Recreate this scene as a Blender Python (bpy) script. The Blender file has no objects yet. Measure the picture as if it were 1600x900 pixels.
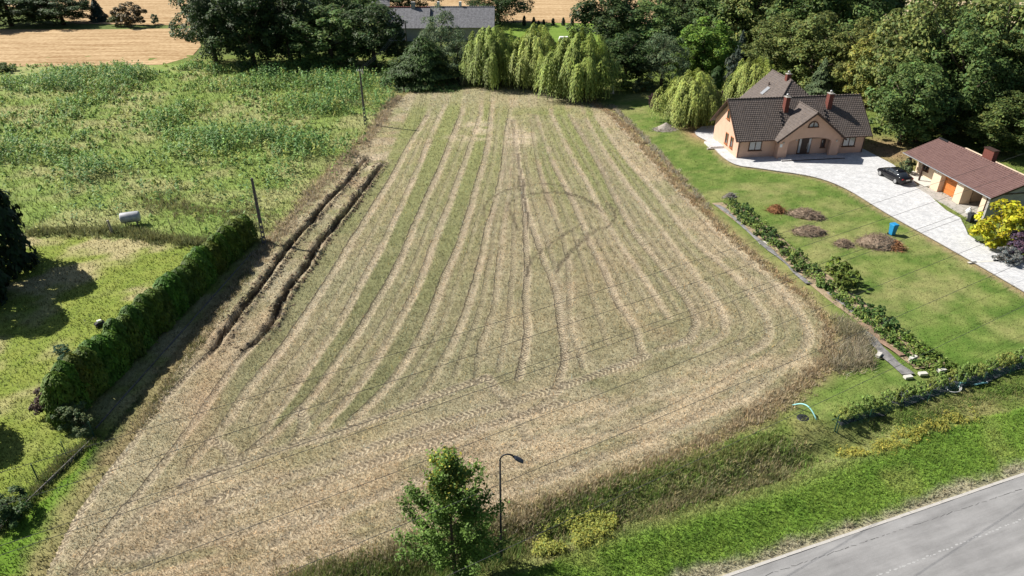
import bpy, bmesh, math, random
import numpy as np
from mathutils import Vector, Matrix
R = math.radians
rng = np.random.default_rng(7)
random.seed(7)
scn = bpy.context.scene
COL = scn.collection

# ------------------------------------------------------------------ camera, sky, sun, exposure
CAM_H, PITCH, FPX = 32.0, R(30), 1110.0
cd = bpy.data.cameras.new('camera')
cam = bpy.data.objects.new('camera', cd); COL.objects.link(cam)
cam.location = (0, 0, CAM_H); cam.rotation_euler = (R(90) - PITCH, 0, 0)
cd.sensor_width = 36; cd.lens = 36 * FPX / 1600; cd.clip_end = 6000; cd.clip_start = 0.5
scn.camera = cam

SUN_AZ, SUN_EL = R(-21), R(43.5)       # direction the shadows fall (from +X), sun height
dvec = Vector((math.cos(SUN_AZ) * math.cos(SUN_EL), math.sin(SUN_AZ) * math.cos(SUN_EL), -math.sin(SUN_EL)))
w = bpy.data.worlds.new('World'); scn.world = w; w.use_nodes = True
nt = w.node_tree
sky = nt.nodes.new('ShaderNodeTexSky'); sky.sky_type = 'NISHITA'; sky.sun_disc = False
sky.sun_elevation = SUN_EL; sky.sun_rotation = math.atan2(-dvec.x, -dvec.y)
nt.links.new(sky.outputs[0], nt.nodes['Background'].inputs[0])
nt.nodes['Background'].inputs[1].default_value = 0.05
sd = bpy.data.lights.new('sun', 'SUN'); sd.energy = 5.0; sd.angle = R(0.53); sd.color = (1, 0.95, 0.87)
sun = bpy.data.objects.new('sun', sd); COL.objects.link(sun)
sun.rotation_euler = dvec.to_track_quat('-Z', 'Y').to_euler()
scn.view_settings.view_transform = 'Standard'; scn.view_settings.look = 'None'
scn.view_settings.exposure = 0.68; scn.view_settings.gamma = 1

# ------------------------------------------------------------------ survey: photo marks -> ground positions in metres
def P(u, v, z=0.0):
    a = (u - 800) / FPX; b = (v - 450) / FPX
    t = (CAM_H - z) / (math.sin(PITCH) + b * math.cos(PITCH))
    return np.array((a * t, (math.cos(PITCH) - b * math.sin(PITCH)) * t))
def PL(*pts): return np.array([P(*p) for p in pts])
def height_at(v, Y):
    b = (v - 450) / FPX
    return CAM_H - (math.sin(PITCH) + b * math.cos(PITCH)) * Y / (math.cos(PITCH) - b * math.sin(PITCH))
def mpp(X, Y): return (Y * math.cos(PITCH) + CAM_H * math.sin(PITCH)) / FPX   # metres per photo pixel at a ground point

# ------------------------------------------------------------------ numeric helpers
def _hash(ix, iy, seed):
    n = (ix.astype(np.int64) * 374761393 + iy.astype(np.int64) * 668265263 + seed * 1274126177) & 0xFFFFFFFF
    n = ((n ^ (n >> 13)) * 1274126177) & 0xFFFFFFFF
    return ((n ^ (n >> 16)) & 0xFFFF) / 65535.0
def vnoise(x, y, size, seed=0):
    x = np.asarray(x) / size; y = np.asarray(y) / size
    ix = np.floor(x); iy = np.floor(y); fx = x - ix; fy = y - iy
    fx = fx * fx * (3 - 2 * fx); fy = fy * fy * (3 - 2 * fy)
    a = _hash(ix, iy, seed); b = _hash(ix + 1, iy, seed); c = _hash(ix, iy + 1, seed); d = _hash(ix + 1, iy + 1, seed)
    return (a * (1 - fx) + b * fx) * (1 - fy) + (c * (1 - fx) + d * fx) * fy
def fbm(x, y, size, seed=0, o=3):
    s = 0; a = 1; t = 0
    for i in range(o):
        s = s + a * vnoise(x, y, size / 2 ** i, seed + i * 17); t += a; a *= .55
    return s / t
def sst(a, b, x):
    t = np.clip((x - a) / (b - a), 0, 1); return t * t * (3 - 2 * t)
def inpoly(x, y, poly):
    r = np.zeros(x.shape, bool); n = len(poly)
    for i in range(n):
        x0, y0 = poly[i]; x1, y1 = poly[(i + 1) % n]
        if y0 == y1: continue
        c = ((y0 > y) != (y1 > y)) & (x < (x1 - x0) * (y - y0) / (y1 - y0) + x0)
        r ^= c
    return r
def smooth_line(p, n=6, closed=False):
    p = np.asarray(p, float)
    if len(p) < 3: return p
    q = np.vstack([2 * p[0] - p[1], p, 2 * p[-1] - p[-2]]); out = []
    for i in range(1, len(q) - 2):
        for k in range(n):
            t = k / n
            out.append(.5 * ((2 * q[i]) + (-q[i - 1] + q[i + 1]) * t + (2 * q[i - 1] - 5 * q[i] + 4 * q[i + 1] - q[i + 2]) * t * t + (-q[i - 1] + 3 * q[i] - 3 * q[i + 1] + q[i + 2]) * t ** 3))
    out.append(p[-1]); return np.array(out)
def line_dist(x, y, p, reach=3.0):
    """signed lateral offset, distance along, for points near polyline p"""
    d = np.full(x.shape, 99.0); s = np.zeros(x.shape)
    lo = p.min(0) - reach; hi = p.max(0) + reach
    m = np.where((x > lo[0]) & (x < hi[0]) & (y > lo[1]) & (y < hi[1]))[0]
    if len(m) == 0: return d, s
    X = x[m]; Y = y[m]; dd = np.full(X.shape, 99.0); ss = np.zeros(X.shape); acc = 0
    for i in range(len(p) - 1):
        e = p[i + 1] - p[i]; L = np.hypot(*e)
        if L < 1e-6: continue
        e = e / L
        t = np.clip((X - p[i, 0]) * e[0] + (Y - p[i, 1]) * e[1], 0, L)
        qx = X - p[i, 0] - t * e[0]; qy = Y - p[i, 1] - t * e[1]
        ds = np.hypot(qx, qy); sg = np.sign(qx * e[1] - qy * e[0])
        b = ds < np.abs(dd)
        dd[b] = (ds * np.where(sg == 0, 1, sg))[b]; ss[b] = (acc + t)[b]; acc += L
    d[m] = dd; s[m] = ss; return d, s
def mix(a, b, t):
    a = np.asarray(a, float); b = np.asarray(b, float); t = np.asarray(t)[..., None]
    return a * (1 - t) + b * t

# ------------------------------------------------------------------ mesh / object helpers
def npmesh(name, V, F, col=None, attrs=None, smooth=False):
    V = np.ascontiguousarray(V, np.float32); F = np.ascontiguousarray(F, np.int32)
    me = bpy.data.meshes.new(name); k = F.shape[1]
    me.vertices.add(len(V)); me.vertices.foreach_set('co', V.ravel())
    me.loops.add(F.size); me.loops.foreach_set('vertex_index', F.ravel())
    me.polygons.add(len(F)); me.polygons.foreach_set('loop_start', np.arange(0, F.size, k, dtype=np.int32))
    me.polygons.foreach_set('loop_total', np.full(len(F), k, np.int32))
    me.polygons.foreach_set('use_smooth', np.full(len(F), bool(smooth)))
    if col is not None:
        a = me.attributes.new('alb', 'FLOAT_COLOR', 'POINT')
        c = np.ones((len(V), 4), np.float32); c[:, :3] = col; a.data.foreach_set('color', c.ravel())
    for n, val in (attrs or {}).items():
        a = me.attributes.new(n, 'FLOAT', 'POINT'); a.data.foreach_set('value', np.ascontiguousarray(val, np.float32))
    me.update(calc_edges=True); me.validate()
    return me
def tag(o, label=None, cat=None, group=None, kind=None):
    if label: o['label'] = label
    if cat: o['category'] = cat
    if group: o['group'] = group
    if kind: o['kind'] = kind
    return o
def ob(name, me, mat=None, parent=None, loc=None, color=None):
    o = bpy.data.objects.new(name, me); COL.objects.link(o)
    if mat and not me.materials: me.materials.append(mat)
    if parent: o.parent = parent
    if loc is not None: o.location = loc
    if color is not None: o.color = (*color, 1)
    return o
def thing(name, label, cat, loc=(0, 0, 0), rz=0, group=None):
    o = bpy.data.objects.new(name, None); COL.objects.link(o); o.empty_display_size = .3
    o.location = loc; o.rotation_euler = (0, 0, rz)
    return tag(o, label, cat, group)
def struct(name, me, mat, label, cat=None):
    return tag(ob(name, me, mat), label, cat, None, 'structure')

class MB:
    def __init__(s): s.v = []; s.f = []
    def add(s, vs, fs):
        b = len(s.v); s.v += [tuple(map(float, q)) for q in vs]; s.f += [tuple(i + b for i in q) for q in fs]; return s
    def box(s, c, d, rz=0, rx=0, ry=0):
        m = Matrix.Rotation(rz, 3, 'Z') @ Matrix.Rotation(ry, 3, 'Y') @ Matrix.Rotation(rx, 3, 'X')
        vs = [Vector(c) + m @ Vector((d[0] / 2 * i, d[1] / 2 * j, d[2] / 2 * k)) for k in (-1, 1) for j in (-1, 1) for i in (-1, 1)]
        return s.add(vs, [(0, 2, 3, 1), (4, 5, 7, 6), (0, 1, 5, 4), (2, 6, 7, 3), (0, 4, 6, 2), (1, 3, 7, 5)])
    def span(s, a, b): return s.box([(a[i] + b[i]) / 2 for i in range(3)], [abs(b[i] - a[i]) for i in range(3)])
    def tube(s, pts, rad, n=6, cap=True):
        pts = [Vector(p) for p in pts]; rad = rad if hasattr(rad, '__len__') else [rad] * len(pts)
        b = len(s.v); up = None
        for i, p in enumerate(pts):
            d = (pts[min(i + 1, len(pts) - 1)] - pts[max(i - 1, 0)]).normalized()
            if up is None: up = Vector((0, 0, 1)) if abs(d.z) < .9 else Vector((1, 0, 0))
            x = d.cross(up).normalized(); up = x.cross(d).normalized()
            for k in range(n):
                a = 2 * math.pi * k / n; q = p + (x * math.cos(a) + up * math.sin(a)) * rad[i]; s.v.append(tuple(q))
        for i in range(len(pts) - 1):
            for k in range(n):
                s.f.append((b + i * n + k, b + i * n + (k + 1) % n, b + (i + 1) * n + (k + 1) % n, b + (i + 1) * n + k))
        if cap:
            s.f.append(tuple(b + k for k in range(n))[::-1]); e = b + (len(pts) - 1) * n; s.f.append(tuple(e + k for k in range(n)))
        return s
    def prism(s, poly, ext):
        """poly: list of 3D points (planar, maybe concave); ext: extrusion vector"""
        n = len(poly); e = Vector(ext); a = [Vector(p) for p in poly]
        return s.add(a + [p + e for p in a], [tuple(range(n))[::-1], tuple(range(n, 2 * n))] + [(i, (i + 1) % n, n + (i + 1) % n, n + i) for i in range(n)])
    def lathe(s, prof, n=16, c=(0, 0, 0)):
        b = len(s.v)
        for r, z in prof:
            for k in range(n):
                a = 2 * math.pi * k / n; s.v.append((c[0] + r * math.cos(a), c[1] + r * math.sin(a), c[2] + z))
        for i in range(len(prof) - 1):
            for k in range(n): s.f.append((b + i * n + k, b + i * n + (k + 1) % n, b + (i + 1) * n + (k + 1) % n, b + (i + 1) * n + k))
        s.f.append(tuple(b + k for k in range(n))[::-1]); e = b + (len(prof) - 1) * n; s.f.append(tuple(e + k for k in range(n)))
        return s
    def loft(s, rings, cap=True):
        b = len(s.v); n = len(rings[0])
        for r in rings: s.v += [tuple(map(float, q)) for q in r]
        for i in range(len(rings) - 1):
            for k in range(n): s.f.append((b + i * n + k, b + i * n + (k + 1) % n, b + (i + 1) * n + (k + 1) % n, b + (i + 1) * n + k))
        if cap:
            s.f.append(tuple(b + k for k in range(n))[::-1]); e = b + (len(rings) - 1) * n; s.f.append(tuple(e + k for k in range(n)))
        return s
    def mesh(s, name, smooth=False):
        me = bpy.data.meshes.new(name); me.from_pydata(s.v, [], s.f); me.validate()
        bm = bmesh.new(); bm.from_mesh(me); bmesh.ops.recalc_face_normals(bm, faces=bm.faces); bm.to_mesh(me); bm.free()
        if smooth: me.polygons.foreach_set('use_smooth', np.ones(len(me.polygons), bool))
        me.update(); return me
    def build(s, name, mat, parent=None, smooth=False, loc=None, bevel=0):
        o = ob(name, s.mesh(name, smooth), mat, parent, loc)
        if bevel:
            m = o.modifiers.new('bevel', 'BEVEL'); m.width = bevel; m.segments = 2; m.limit_method = 'ANGLE'
        return o

def copy_tree(o, parent=None):
    c = o.copy(); COL.objects.link(c)
    if parent: c.parent = parent
    for ch in list(o.children): copy_tree(ch, c)
    return c

# ------------------------------------------------------------------ materials
def newmat(name):
    m = bpy.data.materials.new(name); m.use_nodes = True; nt = m.node_tree
    return m, nt, nt.nodes['Principled BSDF'], nt.nodes.new, nt.links.new
def pm(name, col, rough=.75, var=.2, scale=2.0, bump=.0, bscale=15, metal=0, spec=.3, detail=6, col2=None):
    m, nt, b, N, L = newmat(name)
    tc = N('ShaderNodeTexCoord'); no = N('ShaderNodeTexNoise'); no.inputs['Scale'].default_value = scale; no.inputs['Detail'].default_value = detail
    L(tc.outputs['Object'], no.inputs['Vector'])
    mx = N('ShaderNodeMixRGB'); c = np.array(col)
    mx.inputs[1].default_value = (*(c * (1 - var)), 1)
    mx.inputs[2].default_value = (*(np.array(col2) if col2 else np.clip(c * (1 + var), 0, .95)), 1)
    rp = N('ShaderNodeValToRGB'); rp.color_ramp.elements[0].position = .3; rp.color_ramp.elements[1].position = .7
    L(no.outputs['Fac'], rp.inputs[0]); L(rp.outputs[0], mx.inputs[0]); L(mx.outputs[0], b.inputs['Base Color'])
    b.inputs['Roughness'].default_value = rough; b.inputs['Metallic'].default_value = metal; b.inputs['Specular IOR Level'].default_value = spec
    if bump:
        n2 = N('ShaderNodeTexNoise'); n2.inputs['Scale'].default_value = bscale; n2.inputs['Detail'].default_value = 5
        L(tc.outputs['Object'], n2.inputs['Vector'])
        bp = N('ShaderNodeBump'); bp.inputs['Strength'].default_value = bump; bp.inputs['Distance'].default_value = .05
        L(n2.outputs['Fac'], bp.inputs['Height']); L(bp.outputs[0], b.inputs['Normal'])
    return m
def math_(nt, op, a, b=None, c=None):
    n = nt.nodes.new('ShaderNodeMath'); n.operation = op
    for i, q in enumerate((a, b, c)):
        if q is None: continue
        if isinstance(q, (int, float)): n.inputs[i].default_value = q
        else: nt.links.new(q, n.inputs[i])
    return n.outputs[0]
def ground_mat(name, fine=9, amp=.45, chevron=False, bump=.5):
    m, nt, b, N, L = newmat(name)
    at = N('ShaderNodeAttribute'); at.attribute_name = 'alb'
    geo = N('ShaderNodeNewGeometry')
    def noise(sc, det, rough=.6):
        n = N('ShaderNodeTexNoise'); n.inputs['Scale'].default_value = sc; n.inputs['Detail'].default_value = det; n.inputs['Roughness'].default_value = rough
        L(geo.outputs['Position'], n.inputs['Vector']); return n.outputs['Fac']
    n1 = noise(fine, 4, .75); n2 = noise(1.3, 4)
    k1 = math_(nt, 'MULTIPLY_ADD', n1, amp * 4, 1 - amp * 2); k2 = math_(nt, 'MULTIPLY_ADD', n2, .9, .55)
    k = math_(nt, 'MAXIMUM', math_(nt, 'MULTIPLY', k1, k2), .15)
    mx = N('ShaderNodeVectorMath'); mx.operation = 'SCALE'; L(at.outputs['Color'], mx.inputs[0]); L(k, mx.inputs['Scale'])
    colour = mx.outputs[0]; hgt = n1
    if chevron:
        def A(n): a = N('ShaderNodeAttribute'); a.attribute_name = n; return a.outputs['Fac']
        d = A('trk_d'); s = A('trk_s'); k = A('trk_k')
        ad = math_(nt, 'ABSOLUTE', d)
        ph = math_(nt, 'MULTIPLY_ADD', s, 1 / .36, math_(nt, 'MULTIPLY', ad, 1.9))
        ph = math_(nt, 'ADD', ph, math_(nt, 'MULTIPLY', n2, .8))
        fr = math_(nt, 'FRACT', ph)
        lug = math_(nt, 'MULTIPLY', math_(nt, 'GREATER_THAN', fr, .45), math_(nt, 'LESS_THAN', ad, .36))
        lug = math_(nt, 'MULTIPLY', lug, k)
        lug = math_(nt, 'MULTIPLY', lug, math_(nt, 'GREATER_THAN', n1, .38))
        mc = N('ShaderNodeMixRGB'); L(math_(nt, 'MULTIPLY', lug, .75), mc.inputs[0]); L(colour, mc.inputs[1]); mc.inputs[2].default_value = (.075, .058, .042, 1)
        colour = mc.outputs[0]
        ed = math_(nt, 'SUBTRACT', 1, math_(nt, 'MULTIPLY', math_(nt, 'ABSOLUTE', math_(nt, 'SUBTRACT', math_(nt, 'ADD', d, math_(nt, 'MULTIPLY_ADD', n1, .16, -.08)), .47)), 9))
        ed = math_(nt, 'MULTIPLY', math_(nt, 'MAXIMUM', ed, 0), A('trk_edge_shade'))
        me_ = N('ShaderNodeMixRGB'); L(math_(nt, 'MINIMUM', math_(nt, 'MULTIPLY', ed, 1.5), .88), me_.inputs[0]); L(colour, me_.inputs[1]); me_.inputs[2].default_value = (.06, .047, .035, 1); colour = me_.outputs[0]  # shadow of the rut wall, painted as a dark soil-coloured line
        hgt = math_(nt, 'SUBTRACT', n1, math_(nt, 'MULTIPLY', lug, .9))
    L(colour, b.inputs['Base Color']); b.inputs['Roughness'].default_value = .95; b.inputs['Specular IOR Level'].default_value = .08
    bp = N('ShaderNodeBump'); bp.inputs['Strength'].default_value = bump; bp.inputs['Distance'].default_value = .1
    L(hgt, bp.inputs['Height']); L(bp.outputs[0], b.inputs['Normal'])
    return m
def leaf_mat(name, trans=.3, tint=True, rough=.6, up=.42):
    m, nt, b, N, L = newmat(name)
    at = N('ShaderNodeAttribute'); at.attribute_name = 'alb'; c = at.outputs['Color']
    if tint:
        oi = N('ShaderNodeObjectInfo'); v = N('ShaderNodeVectorMath'); v.operation = 'MULTIPLY'
        L(at.outputs['Color'], v.inputs[0]); L(oi.outputs['Color'], v.inputs[1]); c = v.outputs[0]
    L(c, b.inputs['Base Color']); b.inputs['Roughness'].default_value = rough; b.inputs['Specular IOR Level'].default_value = .25
    tr = N('ShaderNodeBsdfTranslucent'); L(c, tr.inputs['Color'])
    # brightening put into the shading normal, tilted skyward on leaves and blades
    g = N('ShaderNodeNewGeometry'); sc = N('ShaderNodeVectorMath'); sc.operation = 'SCALE'; sc.inputs['Scale'].default_value = 1 - up; L(g.outputs['Normal'], sc.inputs[0])
    ad = N('ShaderNodeVectorMath'); ad.operation = 'ADD'; ad.inputs[1].default_value = (0, 0, up); L(sc.outputs[0], ad.inputs[0])
    nz = N('ShaderNodeVectorMath'); nz.operation = 'NORMALIZE'; L(ad.outputs[0], nz.inputs[0]); L(nz.outputs[0], b.inputs['Normal'])
    ms = N('ShaderNodeMixShader'); ms.inputs[0].default_value = trans
    L(b.outputs[0], ms.inputs[1]); L(tr.outputs[0], ms.inputs[2]); L(ms.outputs[0], nt.nodes['Material Output'].inputs['Surface'])
    return m
M = {}
M['ground'] = ground_mat('grass_ground', 7, .4)
M['field'] = ground_mat('stubble_ground', 14, .68, chevron=True, bump=.8)
M['weed'] = leaf_mat('weed_leaves', .3, tint=False, up=.3)
M['windowwood'] = pm('brown_orange_wood', (.34, .13, .05), .55, .18, 5)
M['blade'] = leaf_mat('grass_blades', .35, tint=False, rough=.75, up=.7)
M['leaf'] = leaf_mat('leaves', .3)
M['bark'] = pm('bark', (.10, .075, .055), .9, .4, 4, .5, 12)
M['asphalt'] = None
M['concrete'] = pm('concrete', (.36, .34, .31), .85, .18, 3, .3, 25)
M['pole_concrete'] = pm('weathered_pole_concrete', (.16, .15, .14), .9, .25, 3, .3, 25)
M['stucco'] = pm('salmon_render', (.60, .385, .285), .9, .06, 1.2, .15, 60)
M['cream'] = pm('cream_render', (.66, .52, .38), .9, .06, 1.2, .15, 60)
M['greywall'] = pm('grey_render', (.34, .33, .31), .9, .12, 1.5, .15, 40)
M['brick_red'] = pm('red_clinker', (.15, .05, .038), .85, .25, 8, .3, 30)
M['brownframe'] = pm('brown_frame', (.10, .045, .025), .5, .2, 6)
M['orangewood'] = pm('orange_wood', (.50, .17, .045), .55, .18, 5)
M['darkdoor'] = pm('dark_door', (.055, .035, .028), .45, .2, 4)
M['fascia'] = pm('brown_fascia', (.055, .032, .025), .5, .15, 3)
M['metal'] = pm('galvanised_metal', (.5, .5, .5), .35, .12, 6, metal=.9)
M['blackmetal'] = pm('dark_steel', (.03, .032, .035), .5, .2, 5, metal=.3)
M['white'] = pm('white_plastic', (.75, .75, .72), .5, .06, 3)
M['black'] = pm('black_plastic', (.02, .02, .02), .55, .2, 5)
M['greenmetal'] = pm('green_metal', (.02, .07, .05), .5, .2, 5)
M['cable'] = pm('cable', (.06, .06, .06), .6, .1, 2)
M['blue'] = pm('blue_plastic', (.02, .24, .50), .45, .08, 3)
M['fabric'] = pm('weed_fabric', (.19, .185, .18), .9, .35, 2.5, .4, 12)
M['blackfabric'] = pm('black_fabric', (.035, .037, .045), .9, .4, 3, .4, 12)
M['soil'] = pm('garden_soil', (.30, .23, .15), .95, .3, 2, .8, 12)
M['redsoil'] = pm('reddish_earth', (.27, .18, .125), .95, .25, 2, .8, 12)
M['hose'] = pm('teal_hose', (.30, .62, .62), .4, .1, 3)
M['twig'] = pm('dead_twigs', (.20, .145, .10), .9, .35, 4, col2=(.34, .26, .19))
M['rusttwig'] = pm('rusty_dry_leaves', (.26, .13, .06), .9, .35, 4)
M['slab'] = pm('pale_slab', (.55, .53, .48), .85, .1, 3, .2, 20)
M['oldpost'] = pm('weathered_wood', (.30, .28, .25), .9, .3, 5, .4, 20)
M['gravel'] = pm('gravel_pile', (.30, .27, .23), .95, .4, 9, .9, 14)
M['kerb'] = pm('kerb_stone', (.44, .42, .39), .85, .12, 2, .2, 20)
def glass_mat(name, tint=(.03, .035, .04), rough=.06):
    m, nt, b, N, L = newmat(name); b.inputs['Base Color'].default_value = (*tint, 1); b.inputs['Roughness'].default_value = rough
    b.inputs['Specular IOR Level'].default_value = .9; b.inputs['Coat Weight'].default_value = .5
    return m
M['glass'] = glass_mat('window_glass'); M['curtainglass'] = glass_mat('curtained_glass', (.30, .31, .32), .12)
M['carpaint'] = glass_mat('black_car_paint', (.008, .008, .01), .12)
M['carpaint'].node_tree.nodes['Principled BSDF'].inputs['Specular IOR Level'].default_value = .35; M['carpaint'].node_tree.nodes['Principled BSDF'].inputs['Coat Weight'].default_value = .1
M['lampred'] = pm('red_lens', (.4, .02, .02), .3, .1)
def paver_mat():
    m, nt, b, N, L = newmat('pale_pavers')
    geo = N('ShaderNodeNewGeometry'); mp = N('ShaderNodeMapping'); mp.inputs['Rotation'].default_value = (0, 0, R(8))
    L(geo.outputs['Position'], mp.inputs['Vector'])
    br = N('ShaderNodeTexBrick'); L(mp.outputs[0], br.inputs['Vector']); br.inputs['Scale'].default_value = 2.2
    br.inputs['Color1'].default_value = (.43, .44, .46, 1); br.inputs['Color2'].default_value = (.64, .64, .64, 1); br.inputs['Mortar'].default_value = (.34, .34, .33, 1)
    br.inputs['Mortar Size'].default_value = .025; br.inputs['Bias'].default_value = .1
    no = N('ShaderNodeTexNoise'); no.inputs['Scale'].default_value = 1.1; no.inputs['Detail'].default_value = 7; no.inputs['Roughness'].default_value = .75; L(geo.outputs['Position'], no.inputs['Vector'])
    k = math_(nt, 'MULTIPLY_ADD', no.outputs['Fac'], .9, .55)
    v = N('ShaderNodeVectorMath'); v.operation = 'SCALE'; L(br.outputs[0], v.inputs[0]); L(k, v.inputs['Scale']); L(v.outputs[0], b.inputs['Base Color'])
    b.inputs['Roughness'].default_value = .8; bp = N('ShaderNodeBump'); bp.inputs['Strength'].default_value = .3; bp.inputs['Distance'].default_value = .02
    L(br.outputs['Fac'], bp.inputs['Height']); bp.invert = True; L(bp.outputs[0], b.inputs['Normal'])
    return m
M['paver'] = paver_mat()
def asphalt_mat():
    m, nt, b, N, L = newmat('worn_asphalt')
    geo = N('ShaderNodeNewGeometry'); mp = N('ShaderNodeMapping'); mp.inputs['Rotation'].default_value = (0, 0, R(-20)); L(geo.outputs['Position'], mp.inputs['Vector'])
    mp2 = N('ShaderNodeMapping'); mp2.inputs['Scale'].default_value = (.12, 1, 1); L(mp.outputs[0], mp2.inputs['Vector'])
    def noise(sc, det, vec):
        n = N('ShaderNodeTexNoise'); n.inputs['Scale'].default_value = sc; n.inputs['Detail'].default_value = det; n.inputs['Roughness'].default_value = .65; L(vec, n.inputs['Vector']); return n.outputs['Fac']
    a = noise(1.4, 5, mp2.outputs[0]); c = noise(30, 3, mp.outputs[0]); d = noise(.5, 4, mp.outputs[0])
    k = math_(nt, 'ADD', math_(nt, 'MULTIPLY_ADD', a, .7, -.08), math_(nt, 'ADD', math_(nt, 'MULTIPLY', c, .4), math_(nt, 'MULTIPLY', d, .35)))
    v = N('ShaderNodeVectorMath'); v.operation = 'SCALE'; v.inputs[0].default_value = (.37, .365, .36); L(k, v.inputs['Scale']); L(v.outputs[0], b.inputs['Base Color'])
    b.inputs['Roughness'].default_value = .9; bp = N('ShaderNodeBump'); bp.inputs['Strength'].default_value = .3; bp.inputs['Distance'].default_value = .02
    L(c, bp.inputs['Height']); L(bp.outputs[0], b.inputs['Normal']); return m
M['asphalt'] = asphalt_mat()
def roof_mat(name, c1, c2, roll=0.3, lichen=(.22, .15, .09), rb=.9):
    """tile colour; rolls run down the slope (object X is along the eave: uses the 'u' attribute)"""
    m, nt, b, N, L = newmat(name)
    at = N('ShaderNodeAttribute'); at.attribute_name = 'u'
    tc = N('ShaderNodeTexCoord')
    n = N('ShaderNodeTexNoise'); n.inputs['Scale'].default_value = 2.2; n.inputs['Detail'].default_value = 8; n.inputs['Roughness'].default_value = .75; L(tc.outputs['Object'], n.inputs['Vector'])
    mx = N('ShaderNodeMixRGB'); mx.inputs[1].default_value = (*c1, 1); mx.inputs[2].default_value = (*c2, 1)
    rp = N('ShaderNodeValToRGB'); rp.color_ramp.elements[0].position = .35; rp.color_ramp.elements[1].position = .65; L(n.outputs['Fac'], rp.inputs[0]); L(rp.outputs[0], mx.inputs[0])
    n2 = N('ShaderNodeTexNoise'); n2.inputs['Scale'].default_value = 7; n2.inputs['Detail'].default_value = 3; L(tc.outputs['Object'], n2.inputs['Vector'])
    rp2 = N('ShaderNodeValToRGB'); rp2.color_ramp.elements[0].position = .6; rp2.color_ramp.elements[1].position = .68; L(n2.outputs['Fac'], rp2.inputs[0])
    m2 = N('ShaderNodeMixRGB'); m2.inputs[2].default_value = (*lichen, 1); L(math_(nt, 'MULTIPLY', rp2.outputs[0], .5), m2.inputs[0]); L(mx.outputs[0], m2.inputs[1])
    L(m2.outputs[0], b.inputs['Base Color']); b.inputs['Roughness'].default_value = .7; b.inputs['Specular IOR Level'].default_value = .3
    sn = math_(nt, 'SINE', math_(nt, 'MULTIPLY', at.outputs['Fac'], 2 * math.pi / roll))
    bp = N('ShaderNodeBump'); bp.inputs['Strength'].default_value = rb; bp.inputs['Distance'].default_value = .03; L(sn, bp.inputs['Height']); L(bp.outputs[0], b.inputs['Normal'])
    return m
M['tile'] = roof_mat('brown_roof_tile', (.085, .069, .062), (.145, .12, .107), roll=.25, rb=.6)
M['redtile'] = roof_mat('russet_roof_tile', (.12, .068, .062), (.175, .105, .095), lichen=(.24, .13, .09))
M['eternit'] = roof_mat('grey_fibre_cement', (.10, .10, .108), (.22, .22, .235), roll=.9, lichen=(.4, .4, .42), rb=.12)

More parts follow.
